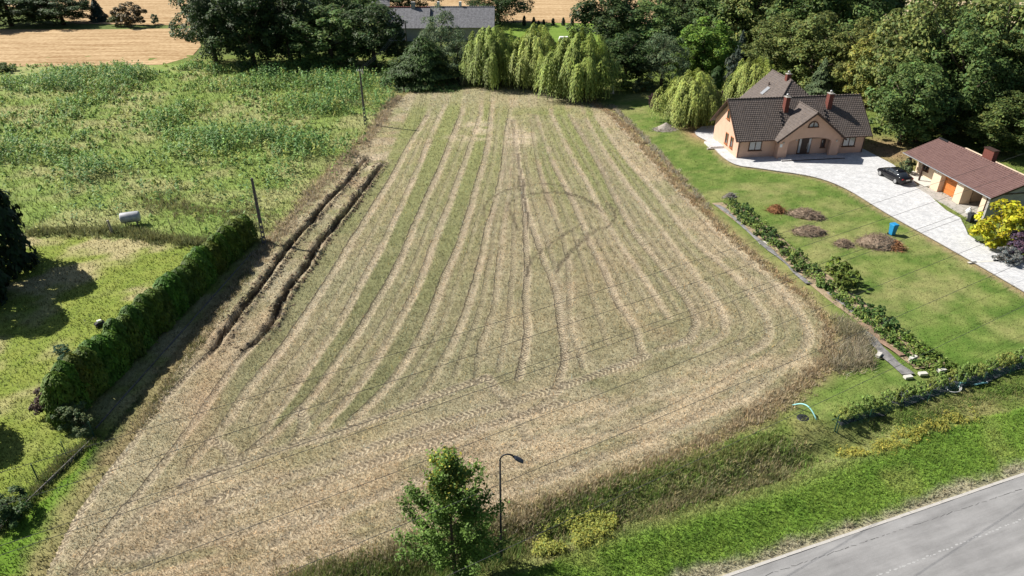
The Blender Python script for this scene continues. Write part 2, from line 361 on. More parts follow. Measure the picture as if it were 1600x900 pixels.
# ------------------------------------------------------------------ photo survey lines
FIELD = PL((640, 143), (760, 138), (870, 143), (915, 155), (960, 182), (1010, 235), (1060, 290), (1120, 350), (1200, 420), (1262, 470), (1297, 520), (1292, 562), (1255, 592), (1180, 642), (1080, 692), (960, 740), (850, 782), (780, 808), (640, 852), (520, 884), (430, 908), (300, 945), (20, 1000),
           (40, 950), (68, 900), (90, 856), (113, 812), (157, 748), (220, 668), (259, 604), (306, 533), (368, 448), (422, 383), (474, 322), (526, 262), (574, 215), (615, 165))
FIELD = smooth_line(np.vstack([FIELD, FIELD[:1]]), 4)[:-1]
TR = [  # photo polyline, half width, lug strength, rut depth
 ([(555,267),(535,292),(500,330),(480,355),(450,390),(432,416),(402,456),(364,501),(342,539),(311,569),(266,618),(225,667),(187,720),(164,748),(120,812),(96,856),(72,905),(40,960)], .42, 1, .05),
 ([(594,260),(570,292),(547,327),(522,355),(497,390),(478,421),(451,455),(429,497),(402,531),(372,565),(342,607),(304,660),(262,716),(228,760),(192,800),(156,848),(118,900),(80,950)], .42, .6, .05),
 ([(668,181),(638,231),(610,282),(574,340),(549,380),(512,440),(470,505),(432,557),(387,610),(349,667),(300,722)], .55, .3, .05),
 ([(695,164),(672,215),(651,269),(628,319),(599,380),(565,444),(531,505),(493,561),(451,622),(413,672)], .5, .25, .05),
 ([(722,170),(719,184),(688,262),(658,329),(636,382),(606,444),(557,524),(516,580),(482,626),(429,675),(380,715)], .5, .6, .06),
 ([(752,165),(749,188),(722,265),(702,319),(676,384),(655,444),(614,520),(580,576),(546,622),(505,668)], .5, .4, .05),
 ([(768,165),(763,221),(742,302),(719,377),(697,429),(667,508),(636,561),(602,607),(548,660)], .5, .6, .05),
 ([(798,170),(793,204),(783,282),(763,356),(750,414),(731,482),(701,550),(655,625)], .5, .4, .06),
 ([(802,200),(801,231),(793,309),(784,370),(773,473),(752,541),(746,600)], .4, .5, .04),
 ([(806,210),(810,250),(818,300),(824,405),(822,478),(824,524),(812,592)], .45, 1, .06),
 ([(803,188),(812,262),(822,323),(846,395),(867,452),(877,507),(883,563),(868,612)], .45, .9, .06),
 ([(830,185),(844,269),(864,329),(886,395),(892,507),(912,572)], .4, .8, .04),
 ([(837,180),(864,255),(894,312),(918,370),(948,432),(964,470),(992,510),(1003,550)], .45, .7, .05),
 ([(861,180),(891,242),(918,289),(935,323),(967,380),(1011,444),(1045,497)], .45, .3, .04),
 ([(890,180),(931,248),(962,309),(986,356),(1012,390),(1041,427),(1071,465),(1088,499),(1077,529),(1028,548)], .5, .9, .05),
 ([(915,185),(945,238),(979,289),(1006,323),(1052,386),(1096,444),(1126,486),(1132,520),(1090,548)], .55, .5, .05),
 ([(930,182),(975,245),(1023,299),(1060,350),(1094,386),(1147,431),(1185,478),(1202,507),(1194,537),(1151,560),(1075,594),(969,638),(850,685),(700,735),(560,790),(430,850)], .55, .3, .05),
 ([(950,176),(1006,238),(1046,282),(1100,343),(1143,384),(1202,435),(1245,482),(1264,520),(1253,552),(1215,582),(1160,620),(1075,660),(990,698),(870,745),(720,795),(560,845),(420,890)], .6, .2, .06),
 ([(759,340),(758,323),(776,304),(810,292),(847,287),(884,291)], .25, 1, .05),
 ([(812,360),(800,336),(796,319),(813,307),(847,301),(884,302),(918,313),(940,330)], .3, 1, .05),
 ([(945,313),(962,333),(952,353),(928,363),(884,404),(871,425)], .3, .9, .07),
 ([(908,350),(881,367),(837,400),(825,430)], .28, .8, .06),
 ([(290,756),(380,724),(460,696),(540,672),(660,626),(760,590)], .4, 1, .06),
 ([(330,785),(372,768),(460,744),(560,708),(660,670),(760,640),(900,598),(1010,556)], .42, 1, .06),
 ([(232,880),(272,840),(320,816),(380,792),(480,760),(600,716),(740,672),(880,630)], .42, .9, .06),
 ([(124,896),(164,856),(204,820),(270,775),(340,735)], .45, 1, .06),
 ([(330,690),(352,700),(366,722),(360,745)], .4, 1, .05), ([(470,640),(475,665),(462,690)], .4, 1, .05),
 ([(760,590),(800,640),(830,690)], .4, .9, .04), ([(880,600),(840,640),(790,660),(700,690)], .4, .9, .04),
 ([(180,880),(260,865),(380,830),(520,800)], .4, .8, .04),
]
EDGE = [.9, .8, .9, .5, 1, .6, .9, .9, .7, 1, .9, .7, .55, .35, .5, .3, .2, .25] + [0] * 4 + [.45] * 9      # strength of the rut-wall shadow painted along one track edge
TRW = [(smooth_line(PL(*t[0]), 5), t[1] * (.66 if i < 18 else .6 if i < 22 else .95), t[2], t[3], EDGE[i], 18 <= i < 22) for i, t in enumerate(TR)]
def between(a, b, t):            # the second wheel of a pass: a fainter track between two neighbours
    ya, yb = a[::-1], b[::-1]; lo = max(ya[:, 1].min(), yb[:, 1].min()); hi = min(ya[:, 1].max(), yb[:, 1].max())
    yy = np.linspace(hi, lo + 1, 26); oa = np.argsort(a[:, 1]); ob_ = np.argsort(b[:, 1])
    return np.c_[np.interp(yy, a[oa, 1], a[oa, 0]) * (1 - t) + np.interp(yy, b[ob_, 1], b[ob_, 0]) * t, yy]
for i, t_, k_ in ((2, .5, .3), (4, .55, .4), (6, .45, .3), (7, .5, .7), (8, .5, .8), (10, .4, .8), (11, .5, .7), (12, .35, .6), (12, .7, .5), (13, .5, .7), (14, .35, .8), (14, .7, .5), (15, .5, .6), (16, .5, .3)):
    TRW.append((between(TRW[i][0], TRW[i + 1][0], t_), .2 + .06 * k_, k_, .03, .55, False))
TRENCH = [smooth_line(PL((580,238),(555,267),(535,292),(500,330),(480,355),(450,390),(432,416),(402,456),(364,501),(338,545),(306,578)), 5),
          smooth_line(PL((604,245),(594,260),(570,292),(547,327),(522,355),(497,390),(478,421),(451,455),(429,497),(402,531),(368,570)), 5)]
GREEN = {2: .7, 3: .4, 4: .95, 5: .55, 6: .85, 7: .55, 8: .45, 9: .35, 10: .65, 11: .4, 12: .7, 13: .55, 14: .8, 15: .45, 16: .7, 17: .08}
ROWS = [t[0] for t in TRW[:18]]

STRAW_L = (.54, .455, .33); STRAW = (.37, .305, .20); SOIL = (.095, .07, .048); BROWN = (.33, .24, .155)
def field_alb(x, y, full=False):
    n1 = fbm(x, y, 5, 3); n2 = fbm(x, y, 1.3, 5); n3 = fbm(x, y, 14, 9)
    far = sst(38, 110, y)
    g = np.zeros(x.shape)
    xs = []
    for p in ROWS:
        o = np.argsort(p[:, 1]); xs.append(np.interp(y, p[o, 1], p[o, 0]))
    xs = np.sort(np.array(xs), 0)
    for i in range(len(ROWS) - 1):
        gap = xs[i + 1] - xs[i]; t = (x - xs[i]) / np.maximum(gap, .2)
        band = sst(.04, .3, t) * sst(1.0, .78, t) * (t > 0) * (t < 1)
        g = np.maximum(g, band * GREEN.get(i + 1, 0) * sst(.3, 1.2, gap))
    lowlimit = np.clip(39 + .4 * x, 30, 47) + 4 * (n3 - .5)            # headland: rows end above the turning strip
    g = g * sst(lowlimit - 2, lowlimit + 5, y) * (1 - .4 * sst(-3, 3, x) * sst(92, 62, y))
    g = np.maximum(g, .5 * sst(.4, .7, fbm(x, y, 3.0, 31)) * sst(28, 36, y))
    g = np.clip(g * (.55 + .9 * n1) * (.95 + .3 * far), 0, 1) * sst(.1, .5, n2 + .25)
    top = sst(112, 119, y + 3 * n1); g = g * (1 - .5 * top)
    base = mix(STRAW, STRAW_L, np.clip((n2 - .3) * 1.5, 0, 1) * .7)
    base = base * (.9 + .16 * sst(48, 34, y))[:, None] * np.array([1, 1, .95])
    base = mix(base, BROWN, sst(.45, .75, fbm(x, y, 4, 77)) * .6)
    base = mix(base, (.46, .335, .195), sst(.5, .8, fbm(x, y, 2.6, 78)) * .35)
    er, _ = line_dist(x, y, TRW[17][0], 6); base = mix(base, (.43, .335, .215), sst(4.5, .5, np.abs(er)) * .6)
    base = mix(base, (.30, .285, .185), sst(.4, .7, n3) * .45)
    grn = mix((.145, .16, .06), (.20, .235, .065), far)
    c = mix(base, grn, np.clip(g * 1.05, 0, .92))
    c = mix(c, (.36, .32, .22), .2 * np.ones(x.shape))
    td = np.full(x.shape, 9.0); ts = np.zeros(x.shape); tk = np.zeros(x.shape); dep = np.zeros(x.shape); hwn = np.ones(x.shape); we = np.zeros(x.shape)
    for p, hw, k, rd, es, dark in TRW:
        d, s = line_dist(x, y, p, 1.5); d = np.where(np.abs(d) < 50, d + .12 * (vnoise(s, s * 0, 4.5, 19) - .5) + .14 * (vnoise(x, y, .45, 23) - .5), d)
        core = sst(hw + .16, hw - .14, np.abs(d))
        wear = .55 + .6 * vnoise(s, d * 0 + hw * 31 + k, 3.5, 11)
        c = mix(c, (.12, .095, .068) if dark else mix(STRAW_L, (.46, .38, .27), fbm(x, y, .7, 4)), core * np.clip(wear * 1.3 - .2 if dark else wear, 0, 1) * (.5 if dark else .58 if hw > .27 else .3))
        dep = np.maximum(dep, sst(hw, hw - .18, np.abs(d)) * rd)
        b = np.abs(d) < np.abs(td); td[b] = d[b]; ts[b] = s[b]; hwn[b] = hw; we[b] = (np.clip(wear * 1.7 - .6, 0, 1) * es)[b]
        tk = np.where(b, core * k * np.clip(wear - .15, 0, 1), tk)
    z = -dep + (n2 - .5) * .06
    for p in TRENCH:
        d, s = line_dist(x, y, p, 2.5); L = s.max() + 1e-6
        wob = .24 + .26 * (vnoise(s, s * 0, 1.1, 8) - .5) + .18 * (vnoise(x, y, .4, 88) - .5); d = d + .5 * (vnoise(s, s * 0, 2.5, 18) - .5)
        fade = sst(0, 4, s) * sst(0, 5, L - s)
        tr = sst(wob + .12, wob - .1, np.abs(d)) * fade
        berm = np.exp(-((np.abs(d) - .62) / .25) ** 2) * fade * (d > -1.4)
        z = z * (1 - tr) - tr * (.33 + .15 * vnoise(s, d, .7, 3)); z = z + berm * (.02 + .22 * vnoise(x, y, .5, 5))
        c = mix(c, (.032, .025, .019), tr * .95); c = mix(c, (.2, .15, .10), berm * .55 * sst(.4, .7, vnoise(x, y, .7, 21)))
        tk = tk * (1 - tr)
    # pale chaff patches at the far end, ginger strip between the trenches
    for (u, v, ru, rv) in ((745, 200, 2.2, 4), (735, 215, 3.5, 1.6), (812, 215, 2.5, 4), (578, 255, 2.4, 3), (470, 590, 0, 0)):
        if ru == 0: continue
        q = P(u, v); m = np.exp(-(((x - q[0]) / ru) ** 2 + ((y - q[1]) / rv) ** 2) ** 2)
        c = mix(c, (.56, .46, .33), m * .75 * sst(.25, .6, n2))
    q = P(320, 620); m = np.exp(-(((x - q[0] + .22 * (y - q[1])) / 1.4) ** 2 + ((y - q[1]) / 7) ** 2)); c = mix(c, (.44, .31, .2), m * .5)
    # headland along the bottom: pale pressed straw
    hd = sst(.5, .7, fbm(x * .8 + y * .4, y * 2.4 - x * .9, 4, 55)) * sst(lowlimit + 3, lowlimit - 3, y); c = mix(c, (.50, .40, .27), hd * .6)
    hd2 = sst(.55, .7, fbm(x * .7 + y * .3, y * 2.0 - x * .8, 5, 95)) * sst(lowlimit + 2, lowlimit - 4, y); c = mix(c, (.24, .235, .12), hd2 * .5)
    return (c, z, np.clip(td * .45 / hwn, -3, 3), ts, tk, we * (np.abs(td) < 1.3)) if full else c

MEADOW = PL((-900, 92), (300, 100), (560, 104), (628, 128), (600, 190), (548, 252), (488, 320), (425, 378), (300, 376), (40, 368), (-900, 372))
VERGE_TOP = smooth_line(PL((820, 905), (880, 868), (960, 830), (1060, 790), (1160, 765), (1260, 738), (1340, 712), (1450, 680), (1600, 638), (1750, 600)), 4)
VERGE = np.vstack([VERGE_TOP, PL((1750, 690), (1130, 902), (900, 985), (780, 960))])
DITCH = smooth_line(PL((560, 930), (700, 880), (800, 850), (900, 822), (1000, 795), (1100, 768), (1180, 745), (1250, 720), (1300, 700), (1380, 672)), 4)
LEFTGREEN = PL((-60, 905), (60, 790), (150, 690), (185, 680), (205, 690), (150, 765), (100, 830), (60, 905))
LAWN = PL((915, 152), (960, 120), (1010, 130), (1090, 190), (1100, 215), (1150, 255), (1270, 280), (1340, 305), (1600, 458), (1800, 560), (1800, 600), (1600, 572), (1310, 672), (1240, 640), (1300, 560), (1290, 515), (1200, 420), (1060, 285))
def out_alb(x, y):
    wx = x + 1.6 * (fbm(x, y, 2.2, 61) - .5); wy = y + 1.6 * (fbm(x, y, 2.2, 62) - .5)
    n1 = fbm(x, y, 4, 41); n2 = fbm(x, y, 1.1, 42); n3 = fbm(x, y, 11, 43)
    c = mix((.10, .155, .03), (.17, .20, .055), n2)
    c = mix(c, (.30, .25, .12), sst(.55, .75, n1) * .5)
    m = inpoly(wx, wy, LAWN)
    l = mix((.085, .145, .028), (.165, .21, .055), sst(.2, .8, n2)); l = mix(l, (.34, .29, .14), sst(.44, .72, n1 * .6 + n3 * .3 + .2 * (n2 - .2)) * .45)
    l = mix(l, (.09, .17, .025), sst(.5, .75, fbm(x, y, 7, 51)) * .5)
    c[m] = l[m]
    m = inpoly(wx, wy, MEADOW)
    l = mix((.15, .225, .05), (.23, .295, .08), n2); l = mix(l, (.40, .35, .19), sst(.4, .68, n1 * .7 + n3 * .3) * .5)
    c[m] = l[m]
    # garden left of the hedge: yellow green with raked dry grass
    m = (x < -20) & (wy < P(200, 370)[1]) & ~inpoly(wx, wy, MEADOW)
    l = mix((.15, .21, .035), (.24, .27, .06), n2); l = mix(l, (.40, .34, .19), sst(.42, .66, fbm(x * .95 + y * .3, y * 1.25 - x * .55, 4.5, 71)) * sst(34, 46, y + 4 * n1) * .85)
    c[m] = l[m]
    m = inpoly(wx, wy, LEFTGREEN); l = mix((.085, .18, .018), (.14, .225, .03), n2); c[m] = l[m]
    # strip between hedge and field; darkened beside the hedge to deepen its shadow
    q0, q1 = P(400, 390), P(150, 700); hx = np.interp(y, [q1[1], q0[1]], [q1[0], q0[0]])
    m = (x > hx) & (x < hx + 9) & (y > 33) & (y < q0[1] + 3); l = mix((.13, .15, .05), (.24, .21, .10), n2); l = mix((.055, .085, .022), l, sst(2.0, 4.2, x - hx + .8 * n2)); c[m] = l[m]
    # dry fringe round the field
    df, _ = line_dist(x, y, np.vstack([FIELD, FIELD[:1]]), 4); fr = sst(2.2, .4, np.abs(df) + 1.5 * (n2 - .5))
    c = mix(c, mix((.33, .25, .14), (.22, .19, .09), n1), fr * .75)
    m = inpoly(wx, wy, VERGE); l = mix((.105, .205, .026), (.18, .27, .045), n2); l = mix(l, (.33, .33, .11), sst(.66, .8, n1) * .35); c[m] = l[m]
    dd, _ = line_dist(x, y, DITCH, 4); k = sst(2.4, .9, np.abs(dd)); c = mix(c, mix((.13, .19, .045), (.26, .24, .10), n2), k * .8)
    e, _ = line_dist(x, y, ROADEDGE, 3); k = sst(1.3, .3, np.abs(e) + 1.4 * (n2 - .5)); c = mix(c, (.40, .35, .26), k * .85)
    e, _ = line_dist(x, y, DRIVE_EDGE, 3); k = sst(.9, .2, np.abs(e) + .9 * (n2 - .5)); c = mix(c, (.34, .24, .15), k * .7)
    q = P(1085, 205); m = np.exp(-(((x - q[0]) / 2.0) ** 2 + ((y - q[1]) / 5) ** 2)); c = mix(c, (.36, .22, .14), m * .8)
    q = P(1385, 235); m = np.exp(-(((x - q[0]) / 4.0) ** 2 + ((y - q[1]) / 6) ** 2)); c = mix(c, (.30, .19, .12), m * .9)
    return c
ROADEDGE = PL((600, 1085), (1130, 902), (1600, 741), (2000, 604))
DRIVE = smooth_line(PL((1086, 206), (1090, 213), (1108, 224), (1128, 245), (1150, 258), (1180, 263), (1215, 268), (1270, 277), (1320, 295), (1390, 337), (1500, 399), (1600, 457), (1720, 527)), 4)
DRIVE_EDGE = DRIVE
def out_z(x, y):
    d, _ = line_dist(x, y, DITCH, 5)
    z = -.6 * np.exp(-(d / 1.0) ** 2) + .25 * np.exp(-((np.abs(d) - 2.4) / 1.0) ** 2)
    z = z + (fbm(x, y, 1.6, 81) - .5) * .12
    e = (x - 11.2) * (-.342) + (y - 24.9) * .94          # road side (negative = on the road)
    z = np.where(e < .4, np.minimum(z, -.06) * sst(-1.5, .4, e) - .12 * sst(.4, -.6, e), z)
    return z

# ------------------------------------------------------------------ terrain
def grid(ks, ys):
    K, Y = np.meshgrid(ks, ys); X = K * (Y + 20); n = len(ks); m = len(ys)
    i = np.arange(n * m).reshape(m, n)
    F = np.stack([i[:-1, :-1], i[:-1, 1:], i[1:, 1:], i[1:, :-1]], -1).reshape(-1, 4)
    return X.ravel(), Y.ravel(), F
def rows(y0, y1, r):
    out = [y0]
    while out[-1] < y1: out.append(out[-1] + r * (out[-1] + 20))
    return np.array(out)
# stubble field
ks = np.concatenate([np.arange(-.72, -.44, .0032), np.arange(-.44, -.10, .0016), np.arange(-.10, .46, .0028)])
x, y, F = grid(ks, rows(17, 128, .0030))
ins = inpoly(x, y, FIELD); F = F[ins[F].any(1)]
use = np.unique(F); rm = np.zeros(len(x), np.int64); rm[use] = np.arange(len(use)); F = rm[F]; x = x[use]; y = y[use]
c, z, td, ts, tk, te = field_alb(x, y, True)
edge_d, _ = line_dist(x, y, np.vstack([FIELD, FIELD[:1]]), 1.5)
z = z + .03 - .2 * (~inpoly(x, y, FIELD))
struct('stubble_field', npmesh('stubble_field', np.stack([x, y, z], 1), F, c, {'trk_d': td, 'trk_s': ts, 'trk_k': tk, 'trk_edge_shade': te}, True), M['field'],
       'mown stubble field with tractor tracks between hedge and house lawn', 'field')
# surrounding grassland
x, y, F = grid(np.arange(-1.75, 1.76, .0065), rows(6, 152, .0062))
inside = inpoly(x, y, FIELD); ed, _ = line_dist(x, y, np.vstack([FIELD, FIELD[:1]]), 2.5)
deep = inside & (np.abs(ed) > .9)
F = F[~deep[F].all(1)]
use = np.unique(F); rm = np.zeros(len(x), np.int64); rm[use] = np.arange(len(use)); F = rm[F]; x = x[use]; y = y[use]
ins = inpoly(x, y, FIELD)
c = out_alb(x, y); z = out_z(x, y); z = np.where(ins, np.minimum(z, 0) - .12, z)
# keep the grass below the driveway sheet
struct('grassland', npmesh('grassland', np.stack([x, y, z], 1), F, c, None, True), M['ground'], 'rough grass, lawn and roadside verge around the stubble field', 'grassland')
# ground to the horizon
def farmat(name, c1, c2, rot, sx, sy, scale=.12):
    m, nt, b, N, L = newmat(name)
    geo = N('ShaderNodeNewGeometry'); mp = N('ShaderNodeMapping'); mp.inputs['Rotation'].default_value = (0, 0, rot); mp.inputs['Scale'].default_value = (sx, sy, 1); L(geo.outputs['Position'], mp.inputs['Vector'])
    # rotate first, then stretch: two mapping nodes
    mp.inputs['Scale'].default_value = (1, 1, 1); m2 = N('ShaderNodeMapping'); m2.inputs['Scale'].default_value = (sx, sy, 1); L(mp.outputs[0], m2.inputs['Vector'])
    n = N('ShaderNodeTexNoise'); n.inputs['Scale'].default_value = scale; n.inputs['Detail'].default_value = 6; n.inputs['Roughness'].default_value = .65; L(m2.outputs[0], n.inputs['Vector'])
    n3 = N('ShaderNodeTexNoise'); n3.inputs['Scale'].default_value = 1.2; n3.inputs['Detail'].default_value = 5; L(geo.outputs['Position'], n3.inputs['Vector'])
    f = math_(nt, 'MULTIPLY_ADD', n3.outputs['Fac'], .5, math_(nt, 'SUBTRACT', n.outputs['Fac'], .25))
    rp = N('ShaderNodeValToRGB'); rp.color_ramp.elements[0].position = .36; rp.color_ramp.elements[0].color = (*c1, 1); rp.color_ramp.elements[1].position = .64; rp.color_ramp.elements[1].color = (*c2, 1)
    L(f, rp.inputs[0]); L(rp.outputs[0], b.inputs['Base Color']); b.inputs['Roughness'].default_value = .95; b.inputs['Specular IOR Level'].default_value = .1
    return m
M['farfield'] = farmat('far_stubble', (.27, .165, .075), (.52, .38, .22), 0, .1, 1.7, .5)
M['fargrass'] = farmat('far_grass', (.075, .11, .028), (.14, .17, .05), 0, .6, .6, .5)
M['brightlawn'] = farmat('bright_lawn', (.12, .20, .03), (.17, .25, .045), 0, .6, .6, .5)
M['strip'] = farmat('pale_fallow', (.40, .32, .19), (.50, .41, .27), 0, .2, 1.0, .4)
def sheet(name, pts, z, mat, label, cat=None):
    me = bpy.data.meshes.new(name); me.from_pydata([(p[0], p[1], z) for p in pts], [], [tuple(range(len(pts)))])
    if me.polygons[0].normal.z < 0: me.flip_normals()
    return struct(name, me, mat, label, cat)
sheet('ground', [(-3000, -200), (3000, -200), (3000, 4000), (-3000, 4000)], -1.6, M['fargrass'], 'open country ground reaching the horizon', 'ground')
sheet('far_meadow', [(-700, 149), (700, 149), (700, 900), (-700, 900)], -.05, M['fargrass'], 'rough grass beyond the tree line', 'grassland')
sheet('harvested_field', PL((-500, 46), (0, 46), (180, 46), (306, 44), (314, 72), (300, 88), (255, 101), (120, 104), (0, 104), (-500, 102)), .02, M['farfield'], 'golden harvested field beyond the weedy meadow, left', 'field')
sheet('harvested_field', PL((120, 37), (310, 40), (330, 0), (340, -60), (-300, -60), (60, 20)), .02, M['farfield'], 'golden harvested field behind the top left bushes', 'field')
sheet('harvested_field', PL((600, 33), (1020, 37), (1060, -60), (560, -60)), .02, M['farfield'], 'golden harvested field behind the row of small thujas', 'field')
sheet('back_lawn', PL((765, 66), (1000, 72), (1010, 38), (775, 35)), .03, M['brightlawn'], 'bright green lawn behind the willows', 'lawn')
sheet('fallow_strip', PL((1360, 14), (1700, 22), (1700, 36), (1360, 40)), .02, M['strip'], 'pale fallow strip beyond the right trees', 'field')
sheet('fallow_strip', PL((1360, -2), (1700, 6), (1700, 14), (1360, 7)), .02, M['strip'], 'second pale strip farther out beyond the right trees', 'field')
sheet('clover_strip', PL((1360, 7.5), (1700, 14.5), (1700, 21.5), (1360, 13.5)), .02, M['brightlawn'], 'narrow green crop strip between two pale strips, top right', 'field')

# road with kerb stones, cracks and worn centre line
def offset(p, d):
    t = np.gradient(p, axis=0); t = t / np.linalg.norm(t, axis=1)[:, None]; n = np.stack([-t[:, 1], t[:, 0]], 1); return p + n * d
def strip(p, w0, w1, z, name, z1=None):
    a = offset(p, w0); b = offset(p, w1); n = len(p)
    V = np.vstack([np.c_[a, np.full(n, z)], np.c_[b, np.full(n, z if z1 is None else z1)]]); F = np.array([(i, i + 1, n + i + 1, n + i) for i in range(n - 1)])
    return npmesh(name, V, F)
re = np.array([ROADEDGE[0] + (ROADEDGE[-1] - ROADEDGE[0]) * t for t in np.linspace(0, 1, 30)])
struct('road', strip(re, -.07, -9, .02, 'road'), M['asphalt'], 'grey asphalt road crossing the bottom right corner', 'road')
kroot = thing('road_kerb', 'pale flush kerb along the edge of the asphalt road', 'kerb'); kroot['kind'] = 'structure'
tdir = (ROADEDGE[2] - ROADEDGE[1]); tdir = tdir / np.linalg.norm(tdir); ang = math.atan2(tdir[1], tdir[0])
kme = MB().box((0, 0, 0), (.975, .17, .3)).mesh('kerb_stone'); kme.materials.append(M['kerb'])
for i in range(-6, 30):
    q = ROADEDGE[1] + tdir * (i + .5); o = ob('kerb_stone', kme, None, kroot, (q[0], q[1], -.105 + random.uniform(-.012, .012))); o.rotation_euler.z = ang + random.uniform(-.006, .006)
M['crack'] = pm('tar_crack', (.05, .05, .05), .9, .3, 5); M['wornpaint'] = pm('worn_road_paint', (.36, .36, .355), .9, .25, 6)
rroot = thing('road_marking', 'worn dotted remains of the white centre line on the road', 'road marking'); rroot['kind'] = 'structure'
a0, a1 = P(1340, 912), P(1640, 795)
for i in range(46):
    t = (i + random.random() * .6) / 46; q = a0 + (a1 - a0) * t; L = random.uniform(.07, .2); mb = MB(); pts = []
    for k in range(7):
        a = k / 7 * 2 * math.pi; pts.append((math.cos(a) * L * random.uniform(.6, 1), math.sin(a) * .06 * random.uniform(.5, 1), 0))
    mb.add(pts, [tuple(range(7))]); o = mb.build('paint_patch', M['wornpaint'], rroot, loc=(q[0], q[1] + random.uniform(-.05, .05), .0245)); o.rotation_euler.z = ang
croot = thing('road_crack', 'dark broken crack running along the asphalt road', 'crack'); croot['kind'] = 'structure'
a0, a1 = P(1195, 900), P(1640, 750)
mb = MB(); t = 0.0
while t < 1:
    L = random.uniform(.008, .03); q = a0 + (a1 - a0) * t; e = a0 + (a1 - a0) * min(t + L, 1); wv = random.uniform(.012, .035); jy = random.uniform(-.05, .05)
    mb.add([(q[0], q[1] + jy, .0245), (e[0], e[1] - jy, .0245), (e[0], e[1] - jy + wv, .0245), (q[0], q[1] + jy + wv, .0245)], [(0, 1, 2, 3)]); t += L + random.uniform(0, .012)
mb.build('crack_line', M['crack'], croot)

# driveway
UP = PL((1720, 480), (1640, 432), (1572, 398), (1530, 380), (1512, 368), (1508, 358), (1500, 342), (1478, 330), (1450, 305), (1415, 275), (1395, 258), (1345, 232), (1220, 215), (1130, 200), (1112, 197), (1096, 199))
poly = np.vstack([DRIVE, UP])
me = bpy.data.meshes.new('driveway'); bmx = bmesh.new()
f = bmx.faces.new([bmx.verts.new((p[0], p[1], .12)) for p in poly]); f.normal_update()
if f.normal.z < 0: f.normal_flip()
ex = bmesh.ops.extrude_face_region(bmx, geom=[f]); bmesh.ops.translate(bmx, vec=(0, 0, -.3), verts=[v for v in ex['geom'] if isinstance(v, bmesh.types.BMVert)])
bmesh.ops.recalc_face_normals(bmx, faces=bmx.faces); bmesh.ops.triangulate(bmx, faces=[q for q in bmx.faces if len(q.verts) > 4]); bmx.to_mesh(me); bmx.free()
struct('driveway', me, M['paver'], 'pale paved driveway sweeping past house and garage', 'driveway')
struct('driveway_edging', strip(DRIVE, -.02, -.14, .128, 'driveway_edging'), M['concrete'], 'grey concrete edging along the lawn side of the driveway', 'edging')
# ------------------------------------------------------------------ foliage
def quads(C, Nn, size, asp=1.0, r=rng, axis=None):
    """rhombic leaf faces; C centres, Nn normals, size (n,), axis: preferred long direction"""
    n = len(C); Nn = Nn / (np.linalg.norm(Nn, axis=1)[:, None] + 1e-9)
    a = r.normal(size=(n, 3)) if axis is None else axis + r.normal(size=(n, 3)) * .25
    t = a - Nn * (a * Nn).sum(1)[:, None]; t = t / (np.linalg.norm(t, axis=1)[:, None] + 1e-9); b = np.cross(Nn, t)
    s = np.asarray(size)[:, None] * np.ones((n, 1)) * .5
    V = np.stack([C + t * s, C + b * s * asp, C - t * s, C - b * s * asp], 1).reshape(-1, 3)
    return V, np.arange(4 * n).reshape(n, 4)
def unit(n, r=rng):
    v = r.normal(size=(n, 3)); return v / np.linalg.norm(v, axis=1)[:, None]
def tree_skeleton(r, h, R, trunk_r, top=.75, limbs=9, low=.25):
    mb = MB(); pts = [(0, 0, -.2)]; 
    for i in range(1, 6):
        t = i / 5; pts.append((r.normal() * .03 * h * t * .5, r.normal() * .03 * h * t * .5, h * top * t))
    mb.tube(pts, [trunk_r * (1.25 - .95 * i / 5) for i in range(6)], 7)
    for k in range(limbs):
        t = low + (top - low) * r.random() * .95; a = k * 2.4 + r.random(); L = R * (.55 + .35 * r.random())
        p0 = Vector((0, 0, h * t)); p1 = p0 + Vector((math.cos(a) * L * .5, math.sin(a) * L * .5, L * .35)); p2 = p0 + Vector((math.cos(a) * L, math.sin(a) * L, L * .85))
        mb.tube([p0, p1, p2], [trunk_r * .45, trunk_r * .28, trunk_r * .1], 5)
    return mb
def colvar(n, cl, r, amt=.22, hue=.12):
    v = (1 + amt * r.normal(size=n)) * cl; v = np.clip(v, .35, 1.9)
    hsh = r.normal(size=n) * hue
    return np.stack([v * (1 + hsh), v, v * (1 - hsh * .6)], 1)
def crown_broad(seed, h=14, R_=5, clumps=150, per=95, leaf=.42, low=.05, shape=1.0):
    r = np.random.default_rng(seed); Cs = []; Ns = []; cols = []; S = []
    cz = h * (low + (1 - low) / 2); rz = h * (1 - low) / 2
    for k in range(clumps):
        d = unit(1, r)[0]; rho = r.random() ** .38
        zf = d[2] * rho; wid = (1 - max(zf, 0) ** 2 * .25 * shape)
        lump = .82 + .36 * vnoise(np.array([math.atan2(d[1], d[0]) * 2 + 9]), np.array([d[2] * 3 + seed]), 1, seed)[0]
        c = np.array([d[0] * R_ * rho * wid * lump, d[1] * R_ * rho * wid * lump, cz + d[2] * rz * rho * lump])
        rc = R_ * (.17 + .13 * r.random()); n = int(per * (.6 + .8 * r.random()))
        u = unit(n, r); out = np.array([d[0], d[1], d[2] * .6 + .45]); u = u + out * .55; u = u / np.linalg.norm(u, axis=1)[:, None]
        pos = c + u * rc * (.55 + .45 * r.random((n, 1))) * np.array([1, 1, .8])
        Cs.append(pos); Ns.append(u + unit(n, r) * .75 + np.array([0, 0, .35])); S.append(leaf * (.6 + .7 * r.random(n)))
        cols.append(colvar(n, 1 + .2 * r.normal(), r))
    C = np.vstack(Cs); V, F = quads(C, np.vstack(Ns), np.concatenate(S), .62, r)
    me = npmesh('broadleaf_crown', V, F, np.repeat(np.vstack(cols), 4, 0)); me.materials.append(M['leaf']); return me
